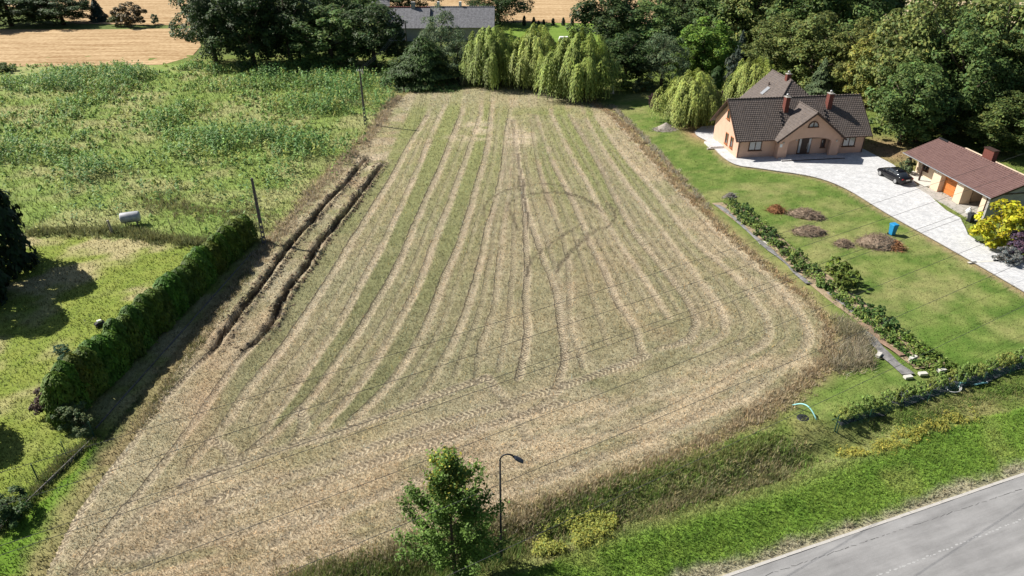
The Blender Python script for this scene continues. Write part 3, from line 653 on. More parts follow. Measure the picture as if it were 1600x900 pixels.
def crown_willow(seed, h=10, R_=4.6, casc=84, per=36):
    r = np.random.default_rng(seed); Cs = []; Ns = []; cols = []; S = []; Ax = []
    for k in range(casc):
        a = k * 2.39996 + r.normal() * .2; f = math.sqrt((k + .5) / casc); rad = R_ * (.10 + .86 * f) * (.72 + .42 * r.random())
        top = h * (1.0 - .45 * f ** 2.0) * (.82 + .22 * r.random()); base = np.array([math.cos(a) * rad, math.sin(a) * rad, top])
        cr = R_ * (.11 + .11 * r.random()); cl = 1 + .2 * r.normal(); bottom = h * (.02 + .22 * r.random() * (1.2 - f))
        for s in range(per):
            b = r.random() * 6.283; q = cr * math.sqrt(r.random()); L = (top - bottom) * (.35 + .65 * r.random()); nseg = max(4, int(L / .42))
            t = np.linspace(0, 1, nseg)
            outx, outy = math.cos(b) * q, math.sin(b) * q
            px = base[0] + outx * (.4 + 1.0 * t ** .5) + math.cos(a) * .5 * np.sqrt(t) + r.normal(size=nseg) * .07
            py = base[1] + outy * (.4 + 1.0 * t ** .5) + math.sin(a) * .5 * np.sqrt(t) + r.normal(size=nseg) * .07
            pz = base[2] + cr * .5 * (1 - (q / cr) ** 2) - t * L
            Cs.append(np.stack([px, py, pz], 1)); nn = np.zeros((nseg, 3)); nn[:, 0] = math.cos(a) + math.cos(b) * .8; nn[:, 1] = math.sin(a) + math.sin(b) * .8; nn[:, 2] = .9 * (1 - t) + .15
            Ns.append(nn + unit(nseg, r) * .45); S.append(.58 * (.75 + .5 * r.random(nseg))); Ax.append(np.tile([0, 0, -1.0], (nseg, 1)) + np.stack([outx * (1 - t), outy * (1 - t), 0 * t], 1))
            cc = colvar(nseg, cl * (1.08 - .12 * t), r, .15, .06); cols.append(cc)
    V, F = quads(np.vstack(Cs), np.vstack(Ns), np.concatenate(S), .2, r, np.vstack(Ax))
    me = npmesh('willow_crown', V, F, np.repeat(np.vstack(cols), 4, 0)); me.materials.append(M['leaf']); return me
def crown_conifer(seed, h=10, R_=2.6, n=9000, leaf=.4, power=.85, low=.04, rough=.35):
    r = np.random.default_rng(seed); t = 1 - np.sqrt(r.random(n)); a = r.random(n) * 6.283
    tier = 1 + rough * (vnoise(a * 1.6, t * 16, 1, seed) - .5) * 2
    rad = R_ * (1 - t) ** power * tier * (.55 + .45 * r.random(n) ** .4); z = h * (low + (1 - low) * t) - rad * .18
    C = np.stack([np.cos(a) * rad, np.sin(a) * rad, z], 1); N_ = np.stack([np.cos(a), np.sin(a), .7 + 0 * a], 1) + unit(n, r) * .6
    Ax = np.stack([np.cos(a), np.sin(a), -.5 + 0 * a], 1)
    V, F = quads(C, N_, leaf * (.6 + .7 * r.random(n)), .45, r, Ax)
    cl = .75 + .5 * vnoise(a * 2.5, t * 20, 1, seed + 3)
    me = npmesh('conifer_crown', V, F, np.repeat(colvar(n, cl, r, .16, .06), 4, 0)); me.materials.append(M['leaf']); return me
def crown_thuja(seed, h=3.4, R_=1.15, n=4600, leaf=.22, taper=.36):
    """dense upright evergreen"""
    r = np.random.default_rng(seed); t = r.random(n); a = r.random(n) * 6.283
    prof = np.where(t < .15, .85 + t, 1.0) * (1 - taper * t ** 2.2) * np.sqrt(np.clip(1.02 - t ** 7, 0, 1))
    rad = R_ * prof * (1 + .42 * (vnoise(a * 1.5, t * 7, 1, seed) - .5) + .3 * (vnoise(a * 4, t * 16, 1, seed + 2) - .5)) * (.72 + .28 * r.random(n) ** .5); 
    C = np.stack([np.cos(a) * rad, np.sin(a) * rad, h * t], 1); N_ = np.stack([np.cos(a), np.sin(a), .25 + 1.4 * t ** 4], 1) + unit(n, r) * .55
    V, F = quads(C, N_, leaf * (.6 + .8 * r.random(n)), .5, r, np.tile([0, 0, 1.0], (n, 1)))
    cl = .7 + .6 * vnoise(a * 2.2, t * 9, 1, seed + 5)
    me = npmesh('thuja_crown', V, F, np.repeat(colvar(n, cl, r, .2, .05), 4, 0)); me.materials.append(M['leaf']); return me
def crown_shrub(seed, h=2, R_=1.2, clumps=46, per=75, leaf=.16):
    me = crown_broad(seed, h, R_, clumps, per, leaf, .02, .3); me.name = 'shrub_foliage'; return me

BROAD = [crown_broad(s) for s in (1, 2, 3)] + [crown_broad(4, clumps=150, per=100, leaf=.36), crown_broad(5, clumps=120, per=110, leaf=.46, low=.03)]
LOOSE = [crown_broad(11, clumps=110, per=95, leaf=.32, low=.03)]
WILLOW = [crown_willow(s) for s in (21, 22, 23)]
SPRUCE = [crown_conifer(s) for s in (31, 32)]
YEW = [crown_conifer(35, 10, 5.2, 14000, .5, .62, .01, .45)]
THUJA = [crown_thuja(s) for s in (41, 42, 43, 44)]
SHRUB = [crown_shrub(s) for s in (51, 52, 53)]
def trunk_mesh(seed, h, R_, tr, **k):
    me = tree_skeleton(np.random.default_rng(seed), h, R_, tr, **k).mesh('trunk', True); me.materials.append(M['bark']); return me
TRUNK = [trunk_mesh(s, 14, 5, .32) for s in (61, 62, 63)]
TRUNK_W = [trunk_mesh(65, 10, 2.4, .38, top=.55, low=.3)]
TRUNK_C = [trunk_mesh(66, 10, 2.0, .16, top=.95, limbs=14, low=.1)]
TRUNK_S = [trunk_mesh(67, 2, 1.1, .05, top=.7, limbs=10, low=.05)]
TRUNK_T = [trunk_mesh(68, 3.4, .6, .07, top=.9, limbs=6, low=.1)]
KIND = {'broad': (BROAD, TRUNK, 12.9, 4.3), 'loose': (LOOSE, TRUNK, 14, 5), 'willow': (WILLOW, TRUNK_W, 9.6, 4.3), 'spruce': (SPRUCE, TRUNK_C, 10, 2.6), 'yew': (YEW, TRUNK_C, 10, 5.0), 'thuja': (THUJA, TRUNK_T, 3.4, 1.1), 'shrub': (SHRUB, TRUNK_S, 2, 1.3)}
cnt = {}
ORD = ['first', 'second', 'third', 'fourth', 'fifth', 'sixth', 'seventh', 'eighth', 'ninth', 'tenth', 'eleventh', 'twelfth', 'thirteenth', 'fourteenth', 'fifteenth', 'sixteenth', 'seventeenth', 'eighteenth', 'nineteenth', 'twentieth']
ORD += ['twenty-' + o for o in ORD[:9]] + ['thirtieth'] + ['thirty-' + o for o in ORD[:9]] + ['fortieth'] + ['forty-' + o for o in ORD[:9]]
def plant_at(kind, X, Y, h, r, tint, label, cat='tree', name='broadleaf_tree', group=None, var=None, z=0):
    crowns, trunks, H0, R0 = KIND[kind]; i = cnt.get(kind, 0); cnt[kind] = i + 1
    t = thing(name, label, cat, (X, Y, z), random.random() * 6.28, group)
    sc = (r / R0, r / R0, h / H0)
    a = ob('trunk', trunks[i % len(trunks)], None, t); a.scale = (min(sc[0], 1.4), min(sc[0], 1.4), sc[2])
    v = (i if var is None else var) % len(crowns)
    b = ob('crown' if cat == 'tree' else 'foliage', crowns[v], None, t, color=tint); b.scale = sc
    return t
def tree(kind, u, v, vtop, wpx, tint, label, **k):
    X, Y = P(u, v); h = max(height_at(vtop, Y + .3 * wpx * mpp(X, Y) * .5), .5); r = wpx / 2 * mpp(X, Y)
    return plant_at(kind, X, Y, h, r, tint, label, **k)
DARK = (.058, .095, .03); MID = (.115, .18, .05); OLIVE = (.17, .21, .06); GREY = (.12, .17, .08); BRIGHT = (.14, .24, .036); YEL = (.25, .26, .06)
WIL = (.25, .315, .07); WIL2 = (.30, .35, .085); BLUE = (.055, .085, .065)
# top left bushes
tree('broad', 18, 40, -22, 90, DARK, 'dark round tree at the top left corner of the photo')
tree('broad', 66, 36, -5, 40, MID, 'small green tree between two dark round trees, top left')
tree('broad', 100, 38, -8, 78, DARK, 'wide dark domed tree on the field margin, top left')
tree('spruce', 155, 33, -6, 30, BLUE, 'dark narrow upright tree beside the brownish bush', name='upright_tree')
tree('shrub', 205, 41, 4, 55, (.15, .12, .06), 'brownish twiggy bush on the margin between harvested fields', cat='shrub', name='field_bush')
tree('shrub', 186, 40, 18, 28, (.12, .14, .04), 'small yellow green bush against the brownish bush', cat='shrub', name='field_bush')
tree('shrub', 243, 38, 22, 14, GREY, 'lone small grey green shrub right of the brownish bush', cat='shrub', name='field_bush')
tree('shrub', 10, 112, 97, 34, MID, 'low dark shrubs at the left photo edge below the golden field', cat='shrub', name='field_bush')
# dense dark grove left of the barn
G1 = 'dense dark grove left of the barn'
for (u, v, vt, wp, c) in [(338, 98, -30, 80, DARK), (398, 103, -25, 92, DARK), (455, 98, -35, 90, DARK), (520, 104, 14, 100, MID), (586, 106, 10, 88, DARK)]:
    tree('broad', u, v, vt, wp, c, {338: 'leftmost tall tree of the dark grove beside the golden field', 398: 'second tall tree from the left in the dark grove', 455: 'third tall tree from the left in the dark grove', 520: 'round topped chestnut green tree near the right of the dark grove', 586: 'rightmost tree of the dark grove, before the barn roof'}[u], group=G1)
for ib, (u, v, vt, wp, c) in enumerate([(500, 66, -40, 90, MID), (355, 62, -45, 85, DARK), (430, 60, -50, 90, DARK), (560, 62, -10, 80, MID)]):
    tree('broad', u, v, vt, wp, c, ('third', 'leftmost', 'second', 'rightmost')[ib] + ' dark tree in the back row of the grove left of the barn', group='back row of the dark grove')
tree('broad', 468, 92, 28, 60, MID, 'lower green tree filling the middle front of the dark grove')
tree('broad', 640, 20, -40, 85, DARK, 'dark tree behind the left grey barn roof')
tree('broad', 778, 38, -30, 78, DARK, 'dark tree standing right of the grey barn', var=3)
tree('yew', 662, 130, 52, 118, (.06, .105, .028), 'dark spreading evergreen at the far left corner of the stubble field', name='spreading_evergreen')
tree('loose', 692, 118, 10, 74, GREY, 'slender grey green birch like tree in front of the barn', name='slender_tree')
tree('loose', 716, 126, 48, 62, GREY, 'lower airy tree left of the first weeping willow', name='slender_tree')
tree('shrub', 632, 104, 62, 30, (.11, .13, .045), 'tall pale shrub at the foot of the barn pole', cat='shrub', name='tall_shrub')
# willows
tree('willow', 770, 131, 42, 84, WIL, 'leftmost weeping willow at the far end of the stubble field', name='weeping_willow', var=0)
tree('willow', 838, 135, 43, 82, WIL2, 'middle weeping willow at the far end of the field, yellowest on top', name='weeping_willow', var=1)
tree('willow', 903, 150, 52, 106, WIL, 'large right weeping willow at the far end of the field', name='weeping_willow', var=2)
tree('willow', 1076, 190, 112, 92, WIL2, 'broad yellow green weeping willow on the lawn left of the house', name='weeping_willow', var=1)
tree('willow', 1172, 168, 92, 76, WIL2, 'weeping willow close behind the left end of the house', name='weeping_willow', var=0)
# right hand wood
W = 'tall mixed wood behind the house'
wood = [('broad', 945, 90, -22, 98, DARK, 'dark tall tree just right of the back lawn'),
 ('broad', 975, 135, 55, 82, (.055, .095, .026), 'dark hornbeam like tree directly right of the large willow'),
 ('broad', 1010, 96, 5, 90, MID, 'fresh green sloping tree above the dark one right of the large willow'),
 ('loose', 1032, 140, 45, 78, GREY, 'grey green loose tree left of the bright green maple'),
 ('broad', 1062, 66, -40, 100, DARK, 'dark tree behind the bright green maple'),
 ('broad', 1096, 125, 36, 74, BRIGHT, 'bright lime green maple in front of the dark wood'),
 ('broad', 1066, 128, 74, 42, (.13, .21, .03), 'small bright lime tree at the left foot of the maple'),
 ('broad', 1125, 84, -30, 80, MID, 'mid green tree right behind the bright green maple'),
 ('broad', 1168, 88, -45, 95, OLIVE, 'olive tall tree above the willow behind the house'),
 ('spruce', 1152, 112, 45, 34, BLUE, 'small blue grey spruce above the willow behind the house'),
 ('broad', 1208, 122, 30, 76, OLIVE, 'olive tree directly behind the highest house roof'),
 ('broad', 1222, 92, -40, 100, MID, 'tall green tree behind the highest house roof'),
 ('broad', 1290, 100, -60, 110, MID, 'very tall green tree behind the right house chimney'),
 ('broad', 1262, 135, 25, 90, OLIVE, 'olive tree left of the grey spruce behind the house'),
 ('spruce', 1278, 152, 88, 52, GREY, 'grey green spruce just behind the house ridge'),
 ('broad', 1335, 78, -40, 100, DARK, 'dark tall tree at the left edge of the pale strips'),
 ('broad', 1330, 150, 40, 84, (.15, .17, .045), 'pale olive tree behind the right house gable'),
 ('broad', 1352, 168, 62, 76, YEL, 'yellowing maple behind the right end of the house roof'),
 ('broad', 1398, 190, -2, 112, OLIVE, 'big olive tree right of the yellowing maple'),
 ('broad', 1432, 150, -10, 92, (.14, .16, .045), 'tall olive tree below the pale strips'),
 ('broad', 1405, 226, 100, 92, MID, 'low green tree right beside the house wall'),
 ('broad', 1470, 210, 40, 112, MID, 'broad green tree above the left end of the garage'),
 ('broad', 1522, 196, -10, 128, OLIVE, 'very tall olive tree above the garage'),
 ('broad', 1560, 214, 70, 100, MID, 'green tree behind the garage ridge'),
 ('broad', 1600, 170, 8, 110, MID, 'tall green tree at the right photo edge'),
 ('broad', 1604, 205, 80, 70, (.26, .18, .035), 'orange turning tree at the right photo edge'),
 ('broad', 1640, 235, 100, 110, MID, 'green tree right of the garage chimney, cut by the photo edge'),
 ('broad', 1430, 222, 130, 80, DARK, 'low dark tree between house and garage'),
 ('broad', 1556, 240, 150, 90, (.11, .15, .04), 'leafy green tree just behind the garage roof')]
for k, u, v, vt, wp, c, lab in wood:
    tree(k, u, v, vt, wp, c, lab, name='spruce_tree' if k == 'spruce' else 'broadleaf_tree', group=W)
for ib, (u, v, vt, wp) in enumerate([(1180, 60, -50, 90), (1245, 62, -55, 90), (1690, 215, 20, 120), (1385, 130, 30, 90), (1480, 165, 20, 100)]):
    tree('broad', u, v, vt, wp, MID if u != 1385 else OLIVE, ('leftmost green tree in the back of the wood behind the house', 'second green tree from the left in the back of the wood', 'green tree just past the right photo edge beside the garage', 'olive tree in the wood behind the yellowing maple', 'green tree filling the gap above the garage roof')[ib], group='back of the wood')
# thuja columns on the back lawn
for (u, vt) in [(819, 24), (834, 26), (841.5, 32), (849.5, 30), (864, 28), (880, 27), (894, 26)]:
    tree('thuja', u, 38.5 if vt > 29 else 40, vt, 5.5 if vt < 29 else 4.5, (.03, .05, .02), {819: 'leftmost narrow thuja in the row on the back lawn', 834: 'second narrow thuja from the left on the back lawn', 841.5: 'shortest thuja in the row on the back lawn', 849.5: 'second short thuja, fourth from left on the back lawn', 864: 'fifth narrow thuja from the left on the back lawn', 880: 'second narrow thuja from the right on the back lawn', 894: 'rightmost narrow thuja in the row on the back lawn'}[u], name='columnar_thuja', group='thuja columns on the back lawn')
# shrubs round the house
tree('shrub', 1003, 143, 122, 40, GREY, 'grey green shrub in shade left of the lawn willow', cat='shrub', name='garden_shrub')
tree('shrub', 1022, 172, 146, 26, (.075, .035, .04), 'dark purple shrub at the left foot of the lawn willow', cat='shrub', name='purple_shrub')
tree('shrub', 1122, 166, 140, 26, (.085, .045, .05), 'dusky purple shrub between the lawn willow and the house', cat='shrub', name='purple_shrub')
tree('thuja', 1116, 152, 103, 22, (.05, .1, .025), 'green columnar thuja behind the lawn willow', name='columnar_thuja')
tree('thuja', 1136, 168, 118, 16, (.04, .08, .02), 'narrow dark thuja left of the willow behind the house', name='columnar_thuja')
tree('shrub', 1142, 148, 88, 36, (.07, .09, .06), 'round grey foliage tree left of the willow behind the house', cat='shrub', name='round_shrub')
tree('shrub', 1553, 384, 314, 90, (.48, .46, .03), 'bright yellow golden shrub beside the garage', cat='shrub', name='golden_shrub')
tree('shrub', 1592, 402, 358, 56, (.12, .08, .12), 'dark purple shrub right of the golden shrub', cat='shrub', name='purple_shrub')
tree('shrub', 1572, 412, 386, 40, (.2, .21, .2), 'grey lavender clump below the golden shrub', cat='shrub', name='lavender_clump')
tree('shrub', 1414, 272, 246, 23, GREY, 'small round shrub at the garage corner behind the car', cat='shrub', name='corner_shrub')
# left conifers, mostly outside the picture
for (u, v, h, r, lab) in [(-8, 424, 10.5, 3.5, 'dark conifer at the left photo edge casting a long shadow'), (-46, 478, 9.0, 3.2, 'dark conifer just outside the left edge, seen by its shadow')]:
    X, Y = P(u, v); plant_at('thuja', X, Y, h, r, (.022, .045, .014), lab, name='dark_conifer', group='conifers at the left edge')
X, Y = P(-75, 690); plant_at('thuja', X, Y, 4.6, 2.2, (.025, .05, .015), 'unseen dark evergreen added outside the left edge to cast a shadow', name='shadow_evergreen')  # stand-in out of view, added to throw shade onto the grass
# thuja hedge along the field
h0, h1 = P(397, 378), P(118, 652); nh = 30
for i in range(nh):
    t = i / (nh - 1); q = h0 + (h1 - h0) * t
    lab = ORD[i] + ' thuja from the pole end of the tall hedge left of the stubble field'
    if i == 0: lab = 'end thuja of the hedge, next to the bare lattice pole'
    if i == nh - 1: lab = 'end thuja of the hedge nearest the viewer, by the dead bush'
    plant_at('thuja', q[0] - .8 + .35 * t + random.uniform(-.12, .12), q[1], 3.25 + .45 * t + random.uniform(-.25, .35), .98 + random.uniform(-.1, .13), (.105 + random.uniform(-.02, .03), .19 + random.uniform(-.03, .035), .02), lab, name='hedge_thuja', group='thujas in the hedge')
X, Y = P(84, 648); plant_at('shrub', X, Y, 2.3, 1.1, (.085, .055, .04), 'dead brown bush at the near end of the thuja hedge', 'shrub', 'dead_bush')
for (u, v, h, r, c, lab) in [(120, 668, 1.9, 1.2, (.10, .15, .05), 'leafy grey green bush below the near end of the hedge'), (138, 678, 1.5, .9, (.13, .17, .06), 'pale leafy bush at the end of the mesh fence'), (14, 812, 1.6, 1.3, (.06, .11, .03), 'green bush at the mesh fence in the lower left corner'), (98, 552, .7, .6, (.05, .13, .06), 'small blue green plant left of the hedge, upper of two'), (101, 566, .6, .5, (.05, .13, .06), 'small blue green plant left of the hedge, lower of two')]:
    X, Y = P(u, v); plant_at('shrub', X, Y, h, r, c, lab, 'shrub', 'leafy_bush')

# ------------------------------------------------------------------ young tree in the foreground
def young_tree():
    r = np.random.default_rng(77); X, Y = P(711, 906); H = height_at(702, Y)
    t = thing('young_tree', 'young leafy tree with yellowing top beside the street lamp', 'tree', (X, Y, -.3))
    mb = MB(); H += .3; C = []; N_ = []; S = []; cl = []
    tp = [Vector((.05 * math.sin(i * 1.3), .05 * math.cos(i * 1.7), H * .96 * i / 8)) for i in range(9)]
    mb.tube(tp, [.10 * (1 - .9 * i / 8) + .006 for i in range(9)], 7)
    for k in range(58):
        f = .10 + .86 * (k / 58); a = k * 2.39996 + r.normal() * .3; L = (3.7 * (1 - f) ** .95 + .12) * (.45 + .75 * r.random())
        if f < .3: L *= .9
        p0 = Vector((0, 0, H * f)); dirv = Vector((math.cos(a), math.sin(a), .45 + .35 * r.random()))
        pts = [p0 + dirv * L * s + Vector((0, 0, .18 * L * s * s)) for s in (0, .33, .66, 1)]
        mb.tube(pts, [.03 * (1.1 - f), .02 * (1.1 - f), .012, .005], 4)
        cb = 1 + .18 * r.normal(); yb = max(0, (f - .55) / .45) * (.3 + .7 * r.random())
        for j in range(int(9 + 10 * L)):
            s = .25 + .8 * r.random(); base = np.array(p0 + dirv * L * s) + np.array([0, 0, .18 * L * s * s]); n = int(9 + r.integers(7))
            sp = .12 + .1 * r.random(); pos = base + r.normal(size=(n, 3)) * sp
            C.append(pos); N_.append(unit(n, r) * .8 + np.array([-.3, .2, .7])); S.append(.13 + .09 * r.random(n))
            v = np.clip(cb * (1 + .22 * r.normal(size=n)), .5, 1.7)[:, None]; y = (r.random((n, 1)) < yb * .65)
            cl.append(np.where(y, np.array([.36, .34, .05]), np.array([.125, .215, .04])) * v)
    mb.build('trunk', M['bark'], t, True)
    V, F = quads(np.vstack(C), np.vstack(N_), np.concatenate(S), .6, r)
    me = npmesh('crown', V, F, np.repeat(np.vstack(cl), 4, 0)); ob('crown', me, M['leaf'], t, color=(1, 1, 1))
young_tree()

# ------------------------------------------------------------------ grass, weeds, stubble (uncountable)
def blades(pos, h, wd, col, lean=.5, r=rng, z=None):
    n = len(pos); a = r.random(n) * 6.283; h = np.asarray(h) * np.ones(n); wd = np.asarray(wd) * np.ones(n)
    z = np.zeros(n) if z is None else z
    b = np.c_[pos, z]; dx = np.c_[np.cos(a), np.sin(a), 0 * a] * wd[:, None] * .5
    l = r.normal(size=(n, 2)) * lean * h[:, None]
    tip = b + np.c_[l, h]
    V = np.stack([b - dx, b + dx, tip], 1).reshape(-1, 3)
    V[:, 2] -= .02
    return V, np.arange(3 * n).reshape(n, 3), np.repeat(col, 3, 0)
def stuff(name, parts, label, cat, mat='blade'):
    V = np.vstack([p[0] for p in parts]); F = []; o = 0; C = np.vstack([p[2] for p in parts])
    for p in parts: F.append(p[1] + o); o += len(p[0])
    return tag(ob(name, npmesh(name, V, np.vstack(F), C), M[mat]), label, cat, None, 'stuff')
def polar(n, r0, r1, a0, a1, r=rng):
    rr = r0 * (r1 / r0) ** r.random(n); a = R(a0) + R(a1 - a0) * r.random(n)
    return np.c_[rr * np.sin(a), rr * np.cos(a)]
def jit(c, r=rng, v=.2, hue=.06):
    n = len(c); k = np.clip(1 + v * r.normal(size=n), .4, 1.8); g = hue * r.normal(size=n); return c * np.stack([k * (1 + g), k, k * (1 - g)], 1)
def dist(p): return np.hypot(p[:, 0], p[:, 1])
NOGRASS = [np.vstack([DRIVE, UP])]
def free(p):
    m = ~inpoly(p[:, 0], p[:, 1], NOGRASS[0]) & ((p[:, 0] - 11.2) * (-.342) + (p[:, 1] - 24.9) * .94 > .25)
    for b in BEDS: m &= ~(inpoly(p[:, 0], p[:, 1], b) & (fbm(p[:, 0], p[:, 1], 1.2, 15) < .56))
    return m
BEDS = [PL((1108, 312), (1140, 310), (1500, 578), (1440, 598), (1395, 592), (1180, 400))]
# stubble
p = polar(420000, 22, 125, -50, 32); p = p[inpoly(p[:, 0], p[:, 1], FIELD)]
c, z, td, ts, tk, te = field_alb(p[:, 0], p[:, 1], True)
keep = (rng.random(len(p)) > .8 * tk) & (z > -.2); p = p[keep]; c = c[keep]; z = z[keep]
d = dist(p); c = jit(c * 1.1, v=.5, hue=.12)
stuff('stubble', [blades(p, (.10 + .08 * rng.random(len(p))) * (1 + d / 160), .022 + d * .00055, c, .7, z=z + .03)], 'short cut straw and regrowth covering the stubble field', 'stubble')
# clods thrown up along the deep ruts
CP = []; 
for p_ in TRENCH:
    sg = np.r_[0, np.cumsum(np.hypot(*np.diff(p_, axis=0).T))]; s_ = 2 + rng.random(900) * (sg[-1] - 4); side = rng.choice([-1, 1], 900, p=[.35, .65]) * (.42 + np.abs(rng.normal(size=900)) * .28)
    CP.append(np.c_[np.interp(s_, sg, p_[:, 0]) + side, np.interp(s_, sg, p_[:, 1]) + rng.normal(size=900) * .1])
CP = np.vstack(CP); nC = len(CP); zz = field_alb(CP[:, 0], CP[:, 1], True)[1]; rad = .04 + .11 * rng.random(nC) ** 2
octv = np.array([(1, 0, 0), (-1, 0, 0), (0, 1, 0), (0, -1, 0), (0, 0, 1), (0, 0, -1)], float); octf = np.array([(0, 2, 4), (2, 1, 4), (1, 3, 4), (3, 0, 4), (2, 0, 5), (1, 2, 5), (3, 1, 5), (0, 3, 5)])
V = (octv[None] + rng.normal(size=(nC, 6, 3)) * .3) * rad[:, None, None] * np.array([1.2, 1.2, .8]) + np.c_[CP, zz + .04][:, None, :]
F = (octf[None] + 6 * np.arange(nC)[:, None, None]).reshape(-1, 3)
tag(ob('soil_clods', npmesh('soil_clods', V.reshape(-1, 3), F, np.repeat(jit(np.tile((.15, .115, .08), (nC, 1)), v=.3), 6, 0)), M['ground']), 'dark soil clods thrown up along the two deep ruts', 'soil', None, 'stuff')
# general grass
p = polar(420000, 20, 150, -62, 60); m = ~inpoly(p[:, 0], p[:, 1], FIELD) & free(p); p = p[m]
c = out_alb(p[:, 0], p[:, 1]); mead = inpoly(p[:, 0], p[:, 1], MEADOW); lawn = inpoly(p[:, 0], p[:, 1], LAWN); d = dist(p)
h = np.where(lawn, .07, np.where(mead, .32, .16)) * (.6 + .8 * rng.random(len(p))) * (1 + d / 260)
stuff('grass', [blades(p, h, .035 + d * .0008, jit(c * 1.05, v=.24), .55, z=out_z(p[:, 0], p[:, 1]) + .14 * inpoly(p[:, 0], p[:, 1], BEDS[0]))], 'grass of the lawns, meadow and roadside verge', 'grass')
p = np.c_[rng.uniform(-5, 42, 150000), rng.uniform(22, 50, 150000)]; p = p[inpoly(p[:, 0], p[:, 1], VERGE) & free(p)]
c = out_alb(p[:, 0], p[:, 1]); n2 = fbm(p[:, 0], p[:, 1], .9, 12)
stuff('verge_grass', [blades(p, (.14 + .2 * n2) * (.7 + .6 * rng.random(len(p))), .05, jit(c * 1.1, v=.22), .5, z=out_z(p[:, 0], p[:, 1]))], 'lush bright green grass on the verge beside the road', 'grass')
# tall grass fringes
def fringe(px, n, wid, h, cols, lean=.35, off=0, wd=.03):
    p = smooth_line(PL(*px), 4); seg = np.r_[0, np.cumsum(np.hypot(*np.diff(p, axis=0).T))]
    nt_ = n // 16; s = rng.random(nt_) * seg[-1]; cx = np.interp(s, seg, p[:, 0]); cy = np.interp(s, seg, p[:, 1])
    cx = cx + rng.normal(size=nt_) * wid * .5; cy = cy + rng.normal(size=nt_) * wid * .5
    hh = h * .75 * (.3 + 1.0 * fbm(cx, cy, 1.5, 91)) * (.7 + .6 * rng.random(nt_)); k = sst(.3, .7, fbm(cx, cy, 2.4, 92) + .25 * rng.normal(size=nt_))
    base = mix(cols[0], cols[1], k)
    X = np.repeat(np.c_[cx, cy], 9, 0) + rng.normal(size=(nt_ * 9, 2)) * .14
    d = dist(X)
    return blades(X, np.repeat(hh, 9) * (.6 + .6 * rng.random(len(X))), wd + d * .0006, jit(np.repeat(base, 9, 0), v=.25), lean, z=out_z(X[:, 0], X[:, 1]))
DRY = (.56, .46, .29); BRN = (.43, .33, .205); OLV = (.24, .24, .09); GRN = (.15, .25, .045); PALE = (.50, .46, .34)
parts = [fringe([(915, 155), (960, 182), (1010, 235), (1060, 290), (1120, 350), (1200, 420), (1262, 468), (1300, 520)], 20000, .7, .5, (DRY, (.48, .34, .19))),
 fringe([(955, 165), (1005, 215), (1060, 275), (1110, 330)], 6000, .5, .7, (PALE, BRN)),
 fringe([(1300, 515), (1295, 562), (1258, 594), (1180, 648), (1080, 702), (960, 752), (850, 795)], 20000, .9, .55, (DRY, BRN)),
 fringe([(850, 795), (780, 822), (640, 868), (520, 898), (420, 925)], 18000, 1.2, .7, (OLV, DRY)),
 fringe([(618, 152), (578, 212), (528, 262), (476, 320), (426, 378), (398, 412)], 20000, 1.2, .65, (DRY, (.52, .42, .29))),
 fringe([(630, 140), (700, 134), (760, 131), (830, 136), (880, 146), (930, 156)], 12000, 1.2, 1.0, (OLV, BRN)),
 fringe([(392, 420), (325, 515), (268, 596), (215, 672)], 9000, .5, .4, (DRY, OLV)),
 fringe([(1318, 505), (1340, 540), (1330, 568), (1310, 572)], 9000, 1.1, 1.0, ((.44, .38, .27), (.28, .26, .14)), lean=.5, wd=.02)]
stuff('dry_tall_grass', parts, 'tall dry grass fringing the stubble field', 'grass')
parts = [fringe([(1262, 706), (1200, 724), (1100, 752), (1000, 782), (900, 812), (820, 838)], 17000, 1.1, .6, ((.20, .32, .06), (.46, .40, .22))),
 fringe([(1205, 688), (1150, 708), (1080, 726), (960, 770), (880, 800)], 13000, .9, .5, ((.20, .32, .06), (.30, .31, .11))),
 fringe([(1230, 733), (1150, 752), (1060, 776), (990, 800)], 9000, .35, .7, ((.42, .36, .2), (.2, .24, .08))),
 fringe([(800, 850), (700, 885), (560, 905), (460, 925)], 24000, 1.2, .8, (OLV, GRN)),
 fringe([(1320, 640), (1400, 660), (1500, 632), (1600, 602)], 9000, .9, .35, (GRN, OLV))]
stuff('ditch_grass', parts, 'tall green and brown grass hanging over the roadside ditch', 'grass')
parts = [fringe([(0, 825), (60, 765), (110, 715), (150, 686)], 9000, .5, .6, (GRN, OLV)), fringe([(40, 366), (120, 362), (200, 366), (280, 378), (340, 384)], 11000, 1.1, 1.0, (OLV, (.17, .2, .07))),
 fringe([(230, 310), (300, 330), (370, 330), (400, 360)], 6000, 2.6, .7, (OLV, (.26, .24, .12)))]
stuff('fence_line_weeds', parts, 'weeds grown along the fences on the left', 'weeds')
def leafy(p, h, leaf, n, col, name, label, cat, r=rng, asp=.45):
    k = len(p); t = np.tile(np.linspace(.12, 1, n), k); q = np.repeat(p, n, 0); hh = np.repeat(h, n); a = r.random(k * n) * 6.283; out = (.10 + .22 * (1 - t)) * (.5 + hh * .5)
    C = np.c_[q[:, 0] + np.cos(a) * out, q[:, 1] + np.sin(a) * out, t * hh + np.repeat(out_z(p[:, 0], p[:, 1]), n)]
    N_ = np.c_[np.cos(a) * .5, np.sin(a) * .5, .9 + 0 * a] + unit(k * n, r) * .5; Ax = np.c_[np.cos(a), np.sin(a), .1 + 0 * a]
    V, F = quads(C, N_, np.repeat(leaf, n) * (.7 + .6 * r.random(k * n)), asp, r, Ax)
    cc = jit(np.repeat(col, n, 0) * (.8 + .35 * t)[:, None], r, .2)
    return tag(ob(name, npmesh(name, V, F, np.repeat(cc, 4, 0)), M['weed']), label, cat, None, 'stuff')
